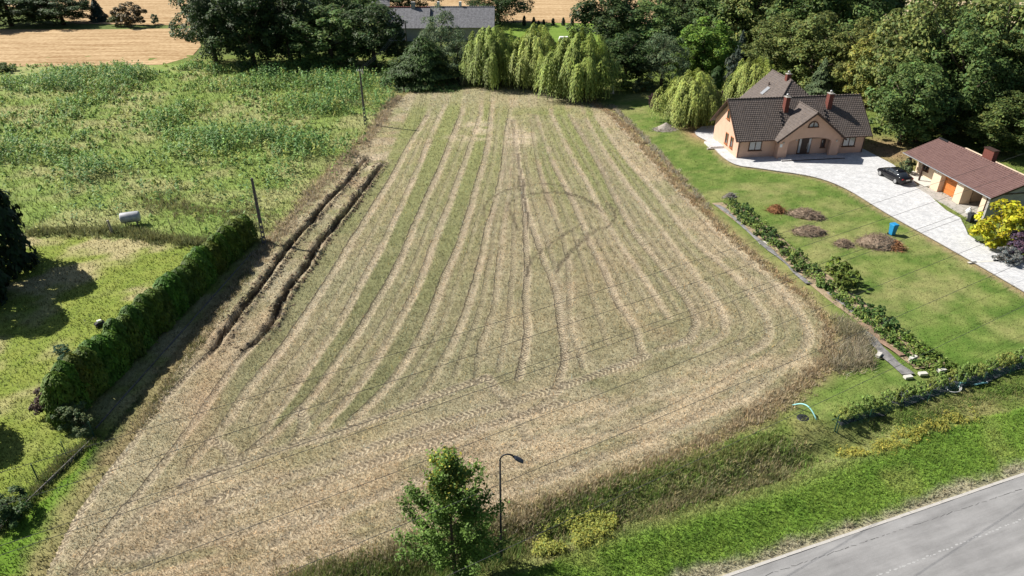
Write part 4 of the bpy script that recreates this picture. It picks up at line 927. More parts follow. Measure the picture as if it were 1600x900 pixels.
# weedy meadow
n = 38000; q = np.c_[rng.uniform(-150, -18, n), rng.uniform(66, 143, n)]; q = q[inpoly(q[:, 0], q[:, 1], MEADOW)]
dn = fbm(q[:, 0] * .8, q[:, 1], 7, 101); upper = sst(74, 100, q[:, 1] + 10 * (dn - .5)); px_ = sst(-24, -29, q[:, 0] + .09 * (q[:, 1] - 70) * 0)
prob = np.clip((dn - .3) * 2.8, .1, 1) * (.06 + .94 * upper) * (.25 + .75 * px_)
q = q[rng.random(len(q)) < prob]; dn = fbm(q[:, 0] * .8, q[:, 1], 7, 101)
hh = (.45 + 1.7 * sst(.44, .68, dn)) * (.7 + .6 * rng.random(len(q)))
cc = mix((.24, .37, .085), (.12, .235, .07), sst(.42, .68, dn + .12 * rng.normal(size=len(q)))); cc = mix(cc, (.42, .38, .08), (rng.random(len(q)) < .18) * .55)
leafy(q, hh, .34 + .14 * rng.random(len(q)), 11, cc, 'tall_weeds', 'tall broad leaved weeds filling the overgrown meadow', 'weeds')
# yellow creeping weeds by the ditch and at the right fence
def patch(pts, n, hh, col, col2, name, label, leaf=.16):
    P0 = PL(*pts); a = []
    poly = P0; lo = poly.min(0); hi = poly.max(0)
    q = np.c_[rng.uniform(lo[0], hi[0], n), rng.uniform(lo[1], hi[1], n)]; q = q[inpoly(q[:, 0] + rng.normal(size=n) * .3, q[:, 1] + rng.normal(size=n) * .3, poly)]
    k = (vnoise(q[:, 0], q[:, 1], .8, 7) > .3); q = q[k]
    leafy(q, hh * (.5 + .8 * rng.random(len(q))), leaf * np.ones(len(q)), 7, mix(col, col2, rng.random(len(q))), name, label, 'weeds')
patch([(835, 870), (845, 838), (900, 812), (950, 795), (965, 815), (930, 840), (880, 862)], 4200, .55, (.33, .32, .06), (.17, .21, .045), 'yellow_weeds', 'yellow leaved weeds in the ditch right of the street lamp')
patch([(1310, 700), (1380, 688), (1440, 668), (1520, 640), (1525, 652), (1450, 682), (1390, 706), (1330, 716)], 3800, .3, (.36, .32, .06), (.19, .22, .045), 'yellow_ground_cover', 'yellow ground cover below the young hedge on the right')
patch([(1125, 312), (1150, 318), (1230, 385), (1330, 470), (1400, 520), (1490, 575), (1450, 585), (1350, 505), (1260, 430), (1160, 350)], 9000, .5, (.13, .22, .05), (.24, .28, .07), 'bed_weeds', 'weeds and seedlings scattered over the vegetable bed', .24)
# ------------------------------------------------------------------ buildings
def roof_plane(e0, e1, r1, r0, n, mat, name, parent, thick=.05, step=.035):
    """tiled slope: eave e0-e1, ridge r0-r1, n overlapping courses with real steps; returns the part"""
    e0, e1, r1, r0 = [np.array(q, float) for q in (e0, e1, r1, r0)]
    nrm = np.cross(e1 - e0, r0 - e0 if np.linalg.norm(r0 - e0) > .1 else r1 - e0); nrm = nrm / np.linalg.norm(nrm)
    if nrm[2] < 0: nrm = -nrm
    ax = (e1 - e0) / np.linalg.norm(e1 - e0); V = []; F = []
    for i in range(n):
        t0, t1 = i / n, (i + 1) / n + .002
        a, b, c, d = e0 + (r0 - e0) * t0, e1 + (r1 - e1) * t0, e1 + (r1 - e1) * t1, e0 + (r0 - e0) * t1
        k = len(V); V += [a + nrm * step, b + nrm * step, c, d, a - nrm * .01, b - nrm * .01]
        F += [(k, k + 1, k + 2, k + 3), (k + 4, k + 5, k + 1, k)]
    k = len(V); V += [e0 - nrm * thick, e1 - nrm * thick, r1 - nrm * thick, r0 - nrm * thick]; F.append((k + 3, k + 2, k + 1, k))
    V = np.array(V); me = npmesh(name, V, np.array(F), None, {'u': (V - e0) @ ax})
    return ob(name, me, mat, parent)
def ridge_caps(mb, a, b, r=.11, seg=.4):
    a = Vector(a); b = Vector(b); n = max(1, int((b - a).length / seg))
    for i in range(n): mb.tube([a + (b - a) * (i / n), a + (b - a) * ((i + 1) / n)], [r, r * .86], 7)
    return mb
def window(parent, c, wd, ht, nx, ny, frame, glass, cols=2, sill=True):
    """c: centre on the wall face (local), (nx,ny): outward normal"""
    n = Vector((nx, ny, 0)); s = Vector((-ny, nx, 0)); c = Vector(c); rz = math.atan2(s.y, s.x)
    mb = MB(); t = .09
    for k in (-1, 1): mb.box(c + s * k * (wd / 2 - t / 2) + n * .03, (t, .1, ht), rz); mb.box(c + Vector((0, 0, k * (ht / 2 - t / 2))) + n * .03, (wd - 2 * t, .1, t), rz)
    for j in range(1, cols): mb.box(c + s * (-wd / 2 + wd * j / cols) + n * .031, (t * .9, .09, ht - 2 * t), rz)
    w_ = MB(); f = mb.build('window', frame, parent)
    for j in range(cols):
        pw = (wd - 2 * t - (cols - 1) * t * .9) / cols; off = -wd / 2 + t + pw / 2 + j * (pw + t * .9)
        MB().box(c + s * off + n * .012, (pw, .02, ht - 2 * t), rz).build('pane', glass, f)
    if sill: MB().box(c + Vector((0, 0, -ht / 2 - .04)) + n * .07, (wd + .16, .2, .06), rz).build('sill', frame, f)
    return f
def chimney(parent, x, y, z0, z1, wx, wy, name='chimney'):
    c = MB().box((x, y, (z0 + z1) / 2), (wx, wy, z1 - z0)).build(name, M['brick_red'], parent)
    MB().box((x, y, z1 + .03), (wx + .12, wy + .12, .07)).build('cap', M['concrete'], c)
    MB().lathe([(.10, .07), (.10, .25), (.19, .27), (.19, .33), (.05, .45)], 10, (x, y, z1)).build('cowl', M['metal'], c)
    return c
def house():
    hx, hy = P(1150, 248); rz = math.atan2(2.26, 17.5)
    t = thing('detached_house', 'salmon rendered house with steep brown tiled roof and arched porch', 'house', (hx, hy, .12), rz)
    Wd, D, ez, rzg = 17.6, 8.2, 2.85, 6.55; hy2 = D / 2
    MB().prism([(0, 0, -.3), (0, D, -.3), (0, D, ez), (0, hy2, rzg - .25), (0, 0, ez)], (Wd, 0, 0)).build('wall', M['stucco'], t)
    ov, og = .6, .55; sl = (rzg - ez) / hy2; ze = ez - ov * sl + .12; rr = rzg + .06
    roof = bpy.data.objects.new('roof', None); COL.objects.link(roof); roof.parent = t
    roof_plane((-og, -ov, ze), (Wd + og, -ov, ze), (Wd + og, hy2, rr), (-og, hy2, rr), 21, M['tile'], 'roof_slope', roof)
    roof_plane((Wd + og, D + ov, ze), (-og, D + ov, ze), (-og, hy2, rr), (Wd + og, hy2, rr), 16, M['tile'], 'roof_slope', roof)
    # cross gable over the porch
    x0, x1, py, pe, pz = 5.1, 13.5, -1.0, 2.75, 6.05; xm = (x0 + x1) / 2; psl = (pz - pe) / (xm - x0)
    arch = []
    for k in range(15):
        a = math.pi * (1 - k / 14); arch.append((xm + 2.95 * math.cos(a), py, 2.05 + .62 * math.sin(a)))
    outl = [(x0, py, -.3), (x0 + 1.25, py, -.3)] + arch + [(x1 - 1.25, py, -.3), (x1, py, -.3), (x1, py, pe), (xm, py, pz - .2), (x0, py, pe)]
    MB().prism(outl, (0, .4, 0)).build('porch_wall', M['stucco'], t)
    for s, xx in ((1, x0), (-1, x1)): MB().span((xx, py + .4, -.3), (xx + s * .38, -.002, pe - .1)).build('porch_side', M['stucco'], t)
    MB().span((x0 + .38, py + .4, 2.68), (x1 - .38, -.002, 2.75)).build('porch_ceiling', M['cream'], t)
    po = .55; pze = pe - po * psl + .1; prr = pz + .05
    ymeet_r = (prr - ze) / sl - ov; ymeet_e = (pze - ze) / sl - ov
    for s, xe in ((-1, x0 - po), (1, x1 + po)):
        a, b, c_, d = (xe, py - .45, pze), (xe, max(ymeet_e, -.5) + .9, pze), (xm, ymeet_r + .25, prr), (xm, py - .45, prr)
        if s > 0: roof_plane(b, a, d, c_, 14, M['tile'], 'porch_roof_slope', roof)
        else: roof_plane(a, b, c_, d, 14, M['tile'], 'porch_roof_slope', roof)
        mb = MB(); v = Vector((xm - xe, 0, prr - pze)); L = v.length; mid = (Vector((xe, py - .47, pze)) + Vector((xm, py - .47, prr))) / 2 - Vector((0, 0, .1))
        mb.box(mid, (L, .05, .24), ry=-math.atan2(v.z, v.x) if s < 0 else -math.atan2(v.z, v.x)); mb.build('bargeboard', M['fascia'], t)
    # rear wing with hip
    cx, y0, y1, wz, hw = 9.4, 6.9, 12.4, 8.15, 6.2; wsl = (wz - 2.6) / hw
    MB().prism([(cx - hw + .6, D - .3, -.3), (cx + hw - .6, D - .3, -.3), (cx + hw - .6, D - .3, 2.9), (cx, D - .3, wz - .45), (cx - hw + .6, D - .3, 2.9)], (0, y1 - D + .3 - .05, 0)).build('wing_wall', M['stucco'], t)
    L_e0, L_e1 = (cx - hw, y0 - hw, 2.6), (cx - hw, y1 + .4, 2.6); Rt0, Rt1 = (cx + hw, y0 - hw, 2.6), (cx + hw, y1 + .4, 2.6); A, B = (cx, y0, wz), (cx, y1 + .4, wz)
    roof_plane(L_e1, L_e0, A, B, 26, M['tile'], 'wing_roof_slope', roof); roof_plane(Rt0, Rt1, B, A, 26, M['tile'], 'wing_roof_slope', roof)
    roof_plane(L_e0, Rt0, A, A, 26, M['tile'], 'wing_roof_hip', roof)
    for a_, b_ in (((-og, hy2, rr + .03), (Wd + og, hy2, rr + .03)), ((xm, py - .45, prr + .03), (xm, ymeet_r + .3, prr + .03)), (A, B), (tuple(np.array(A) + (np.array(L_e0) - A) * .5), A), (tuple(np.array(A) + (np.array(Rt0) - A) * .5), A)):
        ridge_caps(MB(), a_, b_).build('ridge_tiles', M['tile'], roof, True)
    # gable trim, gutters, downpipes
    for xg in (-og - .02, Wd + og + .02):
        for s, ye in ((-1, -ov), (1, D + ov)):
            v = Vector((0, hy2 - ye, rr - ze)); mb = MB(); mid = Vector((xg, (ye + hy2) / 2, (ze + rr) / 2 - .09)); mb.box(mid, (.05, v.length, .2), rx=math.atan2(v.z, v.y)); mb.build('bargeboard', M['fascia'], t)
    for a, b in ((-og, x0 - po - .02), (x1 + po + .02, Wd + og)):
        MB().tube([(a, -ov - .07, ze - .03), (b, -ov - .07, ze - .03)], .07, 8).build('gutter', M['fascia'], t)
    for xx in (.12, Wd - .12): MB().tube([(xx, -ov - .05, ze - .05), (xx, -.1, ze - .4), (xx, -.07, .02)], .05, 7).build('downpipe', M['fascia'], t)
    # openings
    window(t, (2.35, 0, 1.55), 1.75, 1.25, 0, -1, M['brownframe'], M['curtainglass']); window(t, (15.4, 0, 1.55), 1.75, 1.25, 0, -1, M['brownframe'], M['curtainglass'])
    window(t, (0, 2.0, 1.45), .85, 1.5, -1, 0, M['windowwood'], M['glass'], 1); window(t, (0, 3.7, 1.45), .85, 1.5, -1, 0, M['windowwood'], M['glass'], 1); window(t, (0, hy2, 4.55), .9, 1.2, -1, 0, M['windowwood'], M['glass'], 1)
    # arched attic window
    wr = bpy.data.objects.new('attic_window', None); COL.objects.link(wr); wr.parent = t
    def ap(r, n=12): return [(xm + r * math.cos(math.pi * k / n), 0, 4.1 + r * 1.05 * math.sin(math.pi * k / n)) for k in range(n + 1)]
    o_, i_ = ap(.72), ap(.6); mb = MB(); n = len(o_)
    mb.add([(p[0], py - .09, p[2]) for p in o_] + [(p[0], py - .09, p[2]) for p in i_] + [(p[0], py + .01, p[2]) for p in o_] + [(p[0], py - .01, p[2]) for p in i_],
           [(k, k + 1, n + k + 1, n + k) for k in range(n - 1)] + [(2 * n + k, 2 * n + k + 1, k + 1, k) for k in range(n - 1)] + [(n + k, n + k + 1, 3 * n + k + 1, 3 * n + k) for k in range(n - 1)])
    mb.box((xm, py - .05, 4.06), (1.5, .16, .12)).box((xm, py - .05, 4.42), (.1, .08, .6)); mb.build('frame', M['brownframe'], wr)
    for s in (0, 1):
        q = [p for k, p in enumerate(i_) if (k <= 6 if s == 0 else k >= 6)]; q = q + [(xm, 0, 4.1)]
        MB().add([(p[0], py - .015, p[2]) for p in q], [tuple(range(len(q)))]).build('pane', M['curtainglass'], wr)
    # porch: door, small window, lamps, downpipe
    d = MB().span((xm - 1.05, -.1, .15), (xm + .75, -.01, 2.4)).build('door', M['brownframe'], t)
    MB().span((xm - .6, -.13, .17), (xm + .3, -.1, 2.3)).build('door_leaf', M['darkdoor'], d)
    for q in (-.97, .37): MB().span((xm + q, -.125, .35), (xm + q + .3, -.1, 2.25)).build('side_light', M['curtainglass'], d)
    MB().tube([(xm + .22, -.18, .9), (xm + .22, -.18, 1.6)], .02, 6).build('handle', M['metal'], d)
    window(t, (xm + 2.45, 0, 1.5), .62, 1.15, 0, -1, M['brownframe'], M['glass'], 1)
    for xx, yy, zz in ((x0 + .55, py, 2.0), (x1 - .55, py, 2.0), (xm + .95, -.01, 2.25), (xm - 1.4, -.01, 2.0)):
        MB().lathe([(.05, 0), (.09, .05), (.09, .2), (.04, .26)], 8, (xx, yy - .09, zz)).build('wall_lamp', M['metal'], t)
    MB().box((x0 + .3, py - .02, 1.75), (.32, .03, .42)).build('number_plate', M['white'], t)
    MB().box((x0 + .62, py - .1, pe + .15), (.18, .2, .12)).build('alarm_box', M['white'], t)
    # porch platform and steps
    MB().prism([(x0 + .2, -2.05, -.2), (x1 + .5, -2.05, -.2), (x1 + .5, 0, -.2), (x0 + .2, 0, -.2)], (0, 0, .33)).build('porch_step', M['paver'], t)
    MB().prism([(x0 + .17, -2.09, -.2), (x1 + .53, -2.09, -.2), (x1 + .53, -2.05, -.2), (x0 + .17, -2.05, -.2)], (0, 0, .31)).build('step_riser', M['fascia'], t)
    MB().span((-1.9, 4.2, -.2), (-.02, 6.6, .16)).build('side_step', M['paver'], t); MB().span((-2.4, 3.9, -.2), (-.03, 4.198, .05)).build('side_step', M['concrete'], t)
    # chimneys, roof window, vents, tread hooks
    chimney(t, 7.0, 2.7, 4.4, 7.05, .55, .75); chimney(t, 13.1, 2.9, 4.6, 7.25, .6, .75); chimney(t, cx - .1, y0 + .9, 7.2, 8.75, .6, .6)
    sx = cx - 2.35; sz = wz - (cx - sx) * wsl
    def sk(name, x_, y_, wx, wy, mat, par): 
        zz = wz - (cx - x_) * wsl + .10; return MB().box((x_, y_, zz), (wx, wy, .07), ry=-math.atan(wsl)).build(name, mat, par)
    rw = sk('roof_window', cx - 2.3, 9.3, 1.35, .8, M['metal'], t); MB().box((cx - 2.3, 9.3, wz - 2.3 * wsl + .145), (1.15, .6, .02), ry=-math.atan(wsl)).build('pane', M['curtainglass'], rw)
    MB().tube([(cx - 1.6, 9.9, wz - 1.6 * wsl), (cx - 1.6, 9.9, wz - 1.6 * wsl + .45)], .09, 8).build('roof_vent', M['fascia'], t)
    for base in (6.1, 12.3):
        for k in range(6):
            yy = .1 + k * .45; zz = ze + (yy + ov) * sl + .06; MB().box((base + .02 * k, yy, zz + .06), (.34, .2, .04)).build('roof_tread', M['blackmetal'], roof)
house()
def garage():
    q = np.array((48.42, 84.4)); rz = math.atan2(-14.4, 2.3)
    t = thing('garage', 'long low cream garage with russet tiled roof and orange door', 'garage', (q[0], q[1], .06), rz)
    # local: x along the eave towards the viewer, y towards the back (right)
    L, D, ez, rz_ = 14.7, 8.6, 2.55, 4.15
    s = lambda a, b, name, m: MB().span(a, b).build(name, m, t)
    yb = D - .5
    s((.5, yb - .25, -.3), (L - .4, yb, 2.9), 'back_wall', M['cream'])
    MB().prism([(L - .65, .35, -.3), (L - .65, yb - .25, -.3), (L - .65, yb - .25, 2.7), (L - .65, D / 2, rz_ - .25), (L - .65, .35, 2.5)], (.25, 0, 0)).build('gable_wall', M['greywall'], t)
    MB().prism([(.5, 1.9, -.3), (.5, yb - .25, -.3), (.5, yb - .25, 2.7), (.5, D / 2, rz_ - .25), (.5, 1.9, 3.0)], (.25, 0, 0)).build('gable_wall', M['cream'], t)
    s((.75, 1.9, -.3), (5.4, 2.15, 3.0), 'front_wall', M['cream']); s((5.4, .35, -.3), (6.7, 2.15, 2.62), 'pillar', M['cream'])
    s((6.7, .95, 2.25), (9.3, 1.2, 2.85), 'lintel', M['cream']); s((9.3, .35, -.3), (10.4, 1.6, 2.62), 'pillar', M['cream']); s((10.4, .95, 2.3), (13.2, 1.2, 2.85), 'lintel', M['cream']); s((13.2, .35, -.3), (14.05, 1.4, 2.62), 'pillar', M['cream'])
    gd = s((6.7, 1.0, .02), (9.3, 1.08, 2.25), 'garage_door', M['orangewood'])
    for k in range(4): MB().span((6.74, .965, .06 + k * .55), (9.26, 1.0, .56 + k * .55)).build('door_panel', M['orangewood'], gd)
    MB().box((8.6, .94, .95), (.14, .04, .04)).build('handle', M['blackmetal'], gd)
    s((6.7, 2.15, -.3), (13.4, 2.3, -.02), 'sill_beam', M['concrete']); s((5.4, .2, -.3), (14.3, yb - .26, .03), 'floor_slab', M['concrete'])
    s((9.75, 2.15, .03), (9.95, yb - .26, 2.5), 'partition', M['cream'])
    roof = bpy.data.objects.new('roof', None); COL.objects.link(roof); roof.parent = t
    roof_plane((L, 0, ez), (0, 0, ez), (0, D / 2, rz_), (L, D / 2, rz_), 14, M['redtile'], 'roof_slope', roof); roof_plane((0, D, ez), (L, D, ez), (L, D / 2, rz_), (0, D / 2, rz_), 14, M['redtile'], 'roof_slope', roof)
    mb = MB(); ridge_caps(mb, (0, D / 2, rz_ + .04), (L, D / 2, rz_ + .04)); mb.build('ridge_tiles', M['redtile'], roof, True)
    MB().span((.75, .2, 2.42), (14, yb, 2.47)).build('ceiling', M['cream'], t)
    MB().tube([(-.05, -.06, ez - .04), (L + .05, -.06, ez - .04)], .07, 8).build('gutter', M['metal'], t)
    for a in (0, L):
        for sg in (0, 1):
            ye = D * sg; v = Vector((0, D / 2 - ye, rz_ - ez)); MB().box((a, (ye + D / 2) / 2, (ez + rz_) / 2 - .09), (.05, v.length, .2), rx=math.atan2(v.z, v.y)).build('bargeboard', M['fascia'], t)
    MB().tube([(13.95, -.02, ez), (13.95, .3, 2.2), (13.95, .3, 0)], .05, 7).build('downpipe', M['fascia'], t)
    for xx in (.9, 3.3): MB().box((xx, .45, 1.2), (.16, .16, 2.6)).build('porch_post', M['fascia'], t)
    s((.2, -.1, -.3), (5.2, 1.88, .14), 'porch_slab', M['slab']); MB().span((.16, -.15, -.3), (5.24, -.1, .10)).build('slab_edge', M['fascia'], t)
    window(t, (2.2, 1.9, 1.45), .95, 1.15, 0, -1, M['brownframe'], M['glass'], 2); window(t, (4.6, 1.9, 1.35), 1.0, 1.25, 0, -1, M['brownframe'], M['glass'], 2)
    window(t, (L - .4, 3.0, 1.25), .9, 1.1, 1, 0, M['brownframe'], M['glass'], 1)
    MB().box((L - .37, D / 2, 2.75), (.06, D - 2, .14)).build('gable_beam', M['fascia'], t)
    for xx, yy in ((6.05, .3), (9.85, .3)): MB().lathe([(.05, 0), (.11, .04), (.11, .18), (.04, .24)], 8, (xx, yy - .06, 2.15)).build('wall_lamp', M['metal'], t)
    c = MB().box((7.2, D / 2 + 1.0, 4.3), (1.5, .6, 1.6)).build('chimney', M['brick_red'], t); MB().box((7.2, D / 2 + 1.0, 5.13), (1.65, .75, .08)).build('cap', M['fascia'], c)
    MB().box((.9, D / 2 - .05, rz_ + .09), (1.6, .25, .12)).build('ridge_vent', M['blackmetal'], t)
garage()
struct('garage_apron', MB().box((0, 0, 0), (10.2, 1.3, .25), rz=math.atan2(-14.4, 2.3)).mesh('garage_apron'), M['concrete'], 'grey concrete strip before the garage doors', 'apron').location = (48.42 + 9.6 * .158 - .55 * .987, 84.4 - 9.6 * .987 - .55 * .158, .012)

def barn(u0, u1, v, vr, ve, label, wallm, rot=0, depth=9):
    X0, Y = P(u0, v); X1 = P(u1, v)[0]; Wd = X1 - X0; t = thing('barn', label, 'barn', (X0, Y, 0), rot)
    ez = 3.1; rz_ = 6.5
    MB().prism([(0, 0, -.3), (0, depth, -.3), (0, depth, ez), (0, depth / 2, rz_ - .2), (0, 0, ez)], (Wd, 0, 0)).build('wall', wallm, t)
    roof = bpy.data.objects.new('roof', None); COL.objects.link(roof); roof.parent = t
    sl = (rz_ - ez) / (depth / 2); ze = ez - .5 * sl + .1
    roof_plane((-.4, -.5, ze), (Wd + .4, -.5, ze), (Wd + .4, depth / 2, rz_), (-.4, depth / 2, rz_), 1, M['eternit'], 'roof_slope', roof, step=.004); roof_plane((Wd + .4, depth + .5, ze), (-.4, depth + .5, ze), (-.4, depth / 2, rz_), (Wd + .4, depth / 2, rz_), 7, M['eternit'], 'roof_slope', roof, step=.004)
    return t, Wd, roof
t, Wd, rf = barn(606, 669, 64, 21, 60, 'left grey roofed barn with brick ridge beyond the evergreen', M['greywall'])
ridge_caps(MB(), (-.4, 4.5, 6.55), (Wd + .4, 4.5, 6.55), .14).build('ridge_tiles', M['brick_red'], rf, True)
c = MB().box((Wd * .62, 4.6, 6.9), (.9, .9, 1.5)).build('chimney', M['greywall'], t)
t, Wd, rf = barn(669.3, 770, 63, 23, 60, 'right pale speckled grey barn behind the leftmost willow', M['concrete'])
ridge_caps(MB(), (-.4, 4.5, 6.55), (Wd + .4, 4.5, 6.55), .12).build('ridge_tiles', M['eternit'], rf, True)
for xx in (2.2, 7.2): c = MB().box((xx, 4.9, 6.9), (.6, .6, 1.3)).build('chimney', M['white'], t)
def far_house():
    X, Y = P(548, 30); t = thing('far_house', 'small grey roofed house mostly hidden behind the dark grove', 'house', (X, Y, 0), .1)
    MB().prism([(0, 0, -.3), (0, 8, -.3), (0, 8, 3.4), (0, 4, 6.3), (0, 0, 3.4)], (10, 0, 0)).build('wall', M['brick_red'], t)
    rf = bpy.data.objects.new('roof', None); COL.objects.link(rf); rf.parent = t
    roof_plane((-.4, -.5, 3.1), (10.4, -.5, 3.1), (10.4, 4, 6.4), (-.4, 4, 6.4), 8, M['eternit'], 'roof_slope', rf); roof_plane((10.4, 8.5, 3.1), (-.4, 8.5, 3.1), (-.4, 4, 6.4), (10.4, 4, 6.4), 8, M['eternit'], 'roof_slope', rf)
    MB().box((7, 4.2, 6.8), (.7, .7, 1.6)).build('chimney', M['brick_red'], t)
far_house()

# ------------------------------------------------------------------ car
def car():
    a, b = P(1374.5, 275.5), P(1398.5, 288.5); d = a - b; ang = math.atan2(d[1], d[0])
    mid = (a + b) / 2; n = np.array((-math.sin(ang), math.cos(ang))); mid = mid - n * .78 * 1
    if mid[0] < (a + b)[0] / 2: mid = (a + b) / 2 + n * .78
    t = thing('parked_car', 'black saloon car parked on the pale driveway', 'car', (mid[0], mid[1], .125), ang)
    st = [(-2.35, .62, .42, .86), (-2.25, .80, .30, .98), (-1.7, .88, .24, 1.02), (-.8, .90, .22, .97), (.3, .90, .22, .94), (1.2, .89, .23, .90), (1.9, .85, .26, .80), (2.2, .74, .32, .68), (2.32, .58, .40, .58)]
    rings = []
    for x, w_, z0, z1 in st: rings.append([(x, -w_ * .9, z0), (x, -w_, z0 + .15), (x, -w_, z1 - .16), (x, -w_ * .9, z1 - .03), (x, -w_ * .5, z1), (x, w_ * .5, z1), (x, w_ * .9, z1 - .03), (x, w_, z1 - .16), (x, w_, z0 + .15), (x, w_ * .9, z0)])
    body = MB().loft(rings).build('body', M['carpaint'], t, True)
    sg = [(-1.95, .70, .96, 1.0), (-1.2, .68, .96, 1.34), (-.5, .66, .95, 1.44), (.25, .66, .93, 1.43), (.75, .68, .92, 1.22), (1.25, .72, .90, .93)]
    rings = [[(x, -.80, zb), (x, -w_ * 1.02, zb + (zt - zb) * .55), (x, -w_ * .86, zt - .02), (x, -w_ * .4, zt), (x, w_ * .4, zt), (x, w_ * .86, zt - .02), (x, w_ * 1.02, zb + (zt - zb) * .55), (x, .80, zb)] for x, w_, zb, zt in sg]
    MB().loft(rings).build('cabin_glass', M['glass'], t, True)
    rr = [[(x, -w_ * .84, z), (x, -w_ * .4, z + .035), (x, w_ * .4, z + .035), (x, w_ * .84, z), (x, w_ * .4, z - .02), (x, -w_ * .4, z - .02)] for x, w_, z in ((-1.25, .68, 1.33), (-.6, .66, 1.435), (.2, .66, 1.43), (.45, .66, 1.36))]
    MB().loft(rr).build('roof_panel', M['carpaint'], t, True)
    for s in (-1, 1):
        for x in (-.45, .42): MB().tube([(x - .05, s * .80, .95), (x - .02, s * .57, 1.42)], .03, 5).build('pillar', M['carpaint'], t)
        for x in (-1.38, 1.38):
            wh = MB(); 
            wh.tube([(x, s * .70, .33), (x, s * .915, .33)], .33, 18); o = wh.build('wheel', M['black'], t)
            MB().tube([(x, s * .90, .33), (x, s * .93, .33)], .23, 14).build('rim', M['metal'], o)
        MB().box((2.12, s * .6, .62), (.22, .26, .1)).build('headlight', M['white'], t); MB().box((-2.24, s * .62, .82), (.16, .3, .13)).build('tail_light', M['lampred'], t)
        MB().box((.72, s * .96, 1.0), (.12, .18, .12)).build('mirror', M['carpaint'], t)
    MB().box((-2.35, 0, .72), (.05, .52, .12)).build('number_plate', M['white'], t)
car()

# ------------------------------------------------------------------ bins, heaps, garden things
a_, b_ = P(1512, 412), P(1640, 404); t = thing('drain_channel', 'pale drain channel with dark gratings across the driveway', 'drain', (a_[0], a_[1], .125), math.atan2(*(b_ - a_)[::-1])); Ld = np.hypot(*(b_ - a_))
MB().box((Ld / 2, 0, 0), (Ld, .28, .02)).build('channel', M['slab'], t)
for k in range(4): MB().box((.6 + k * 2.3, 0, .012), (.55, .2, .02)).build('grating', M['blackmetal'], t)
def wheelie(u, v, m, label, h=1.05, rz=.3):
    X, Y = P(u, v); t = thing('wheelie_bin', label, 'bin', (X, Y, 0), rz)
    a, b = .23, .31
    MB().loft([[(-a, -a, .06), (a, -a, .06), (a, a, .06), (-a, a, .06)], [(-b, -b, h * .9), (b, -b, h * .9), (b, b, h * .9), (-b, b, h * .9)]]).build('body', m, t, bevel=.03)
    MB().loft([[(-b - .03, -b - .05, h * .9), (b + .03, -b - .05, h * .9), (b + .03, b + .05, h * .9), (-b - .03, b + .05, h * .9)], [(-b, -b, h), (b, -b, h), (b, b, h * 1.02), (-b, b, h * 1.02)]]).build('lid', m, t, bevel=.02)
    for s in (-1, 1): MB().tube([(s * .2, .27, .1), (s * .28, .27, .1)], .1, 12).build('wheel', M['black'], t)
    MB().tube([(-.25, .38, h * .93), (.25, .38, h * .93)], .02, 6).build('handle', m, t)
    return t
wheelie(1393, 367, M['blue'], 'bright blue wheelie bin on the lawn behind the large brush pile', 1.25)
wheelie(1515.5, 347, M['blackmetal'], 'dark wheelie bin beside the open garage', 1.0, .1)
X, Y = P(1512, 336); t = thing('refuse_sack', 'crumpled white sack beside the dark bin', 'sack', (X, Y, .1))
mb = MB(); mb.lathe([(.12, 0), (.3, .12), (.33, .4), (.2, .62), (.08, .7), (.13, .8)], 12); o = mb.build('sack_body', M['white'], t, True); MB().lathe([(.1, .68), (.1, .72)], 8).build('tie', M['black'], t)
def brush(u, v, rx, ry, h, m, label, n=420, rz=0, seed=0):
    r = np.random.default_rng(seed); X, Y = P(u, v); t = thing('brush_pile', label, 'brush pile', (X, Y, 0), rz); mb = MB()
    for k in range(n):
        a = r.random() * 6.283; f = math.sqrt(r.random()); x, y = math.cos(a) * f * rx, math.sin(a) * f * ry; z = h * max(0, 1 - f * f) * (.4 + .6 * r.random())
        dd = r.normal(size=3) * np.array([1, 1, .4]); dd /= np.linalg.norm(dd); L = .25 + .55 * r.random()
        mb.tube([(x, y, z), (x + dd[0] * L * .5, y + dd[1] * L * .5, z + .06 + dd[2] * L * .3), (x + dd[0] * L, y + dd[1] * L, max(.02, z + dd[2] * L * .7))], [.022, .016, .006], 3, False)
    mb.build('twigs', m, t)
    core = []
    for i in range(7):
        f = i / 6; core.append([(math.cos(k / 14 * 6.283) * rx * .86 * math.cos(f * 1.5) * (1 + .15 * math.sin(k * 2.3 + i)), math.sin(k / 14 * 6.283) * ry * .86 * math.cos(f * 1.5) * (1 + .15 * math.cos(k * 1.7 + i)), h * .8 * math.sin(f * 1.5) - .05) for k in range(14)])
    MB().loft(core).build('packed_core', m, t)
    n2 = 900; C = np.c_[r.normal(size=(n2, 2)) * .42 * np.array([rx, ry]), np.zeros(n2)]; f = np.hypot(C[:, 0] / rx, C[:, 1] / ry); C[:, 2] = h * np.clip(1 - f * f, .05, 1) * (.6 + .5 * r.random(n2))
    V, F = quads(C, unit(n2, r) + np.array([0, 0, .5]), .1 + .1 * r.random(n2), .35, r); base = np.array(m.node_tree.nodes['Mix (Legacy)'].inputs[2].default_value[:3]) if 'Mix (Legacy)' in m.node_tree.nodes else np.array((.26, .18, .12))
    ob('dry_leaves', npmesh('dry_leaves', V, F, np.repeat(jit(np.tile(base * .95, (n2, 1)), r, .3), 4, 0)), M['blade'], t)
brush(1212, 330, 1.0, .9, .75, M['rusttwig'], 'small rusty brush pile, leftmost on the lawn', 160, 0, 1)
brush(1258, 338, 2.1, 1.0, .95, M['twig'], 'long brown brush pile behind the dark low one', 380, -.3, 2)
brush(1264, 364, 1.9, 1.1, .8, M['twig'], 'low grey brown brush pile in the middle of the lawn', 320, 0, 3)
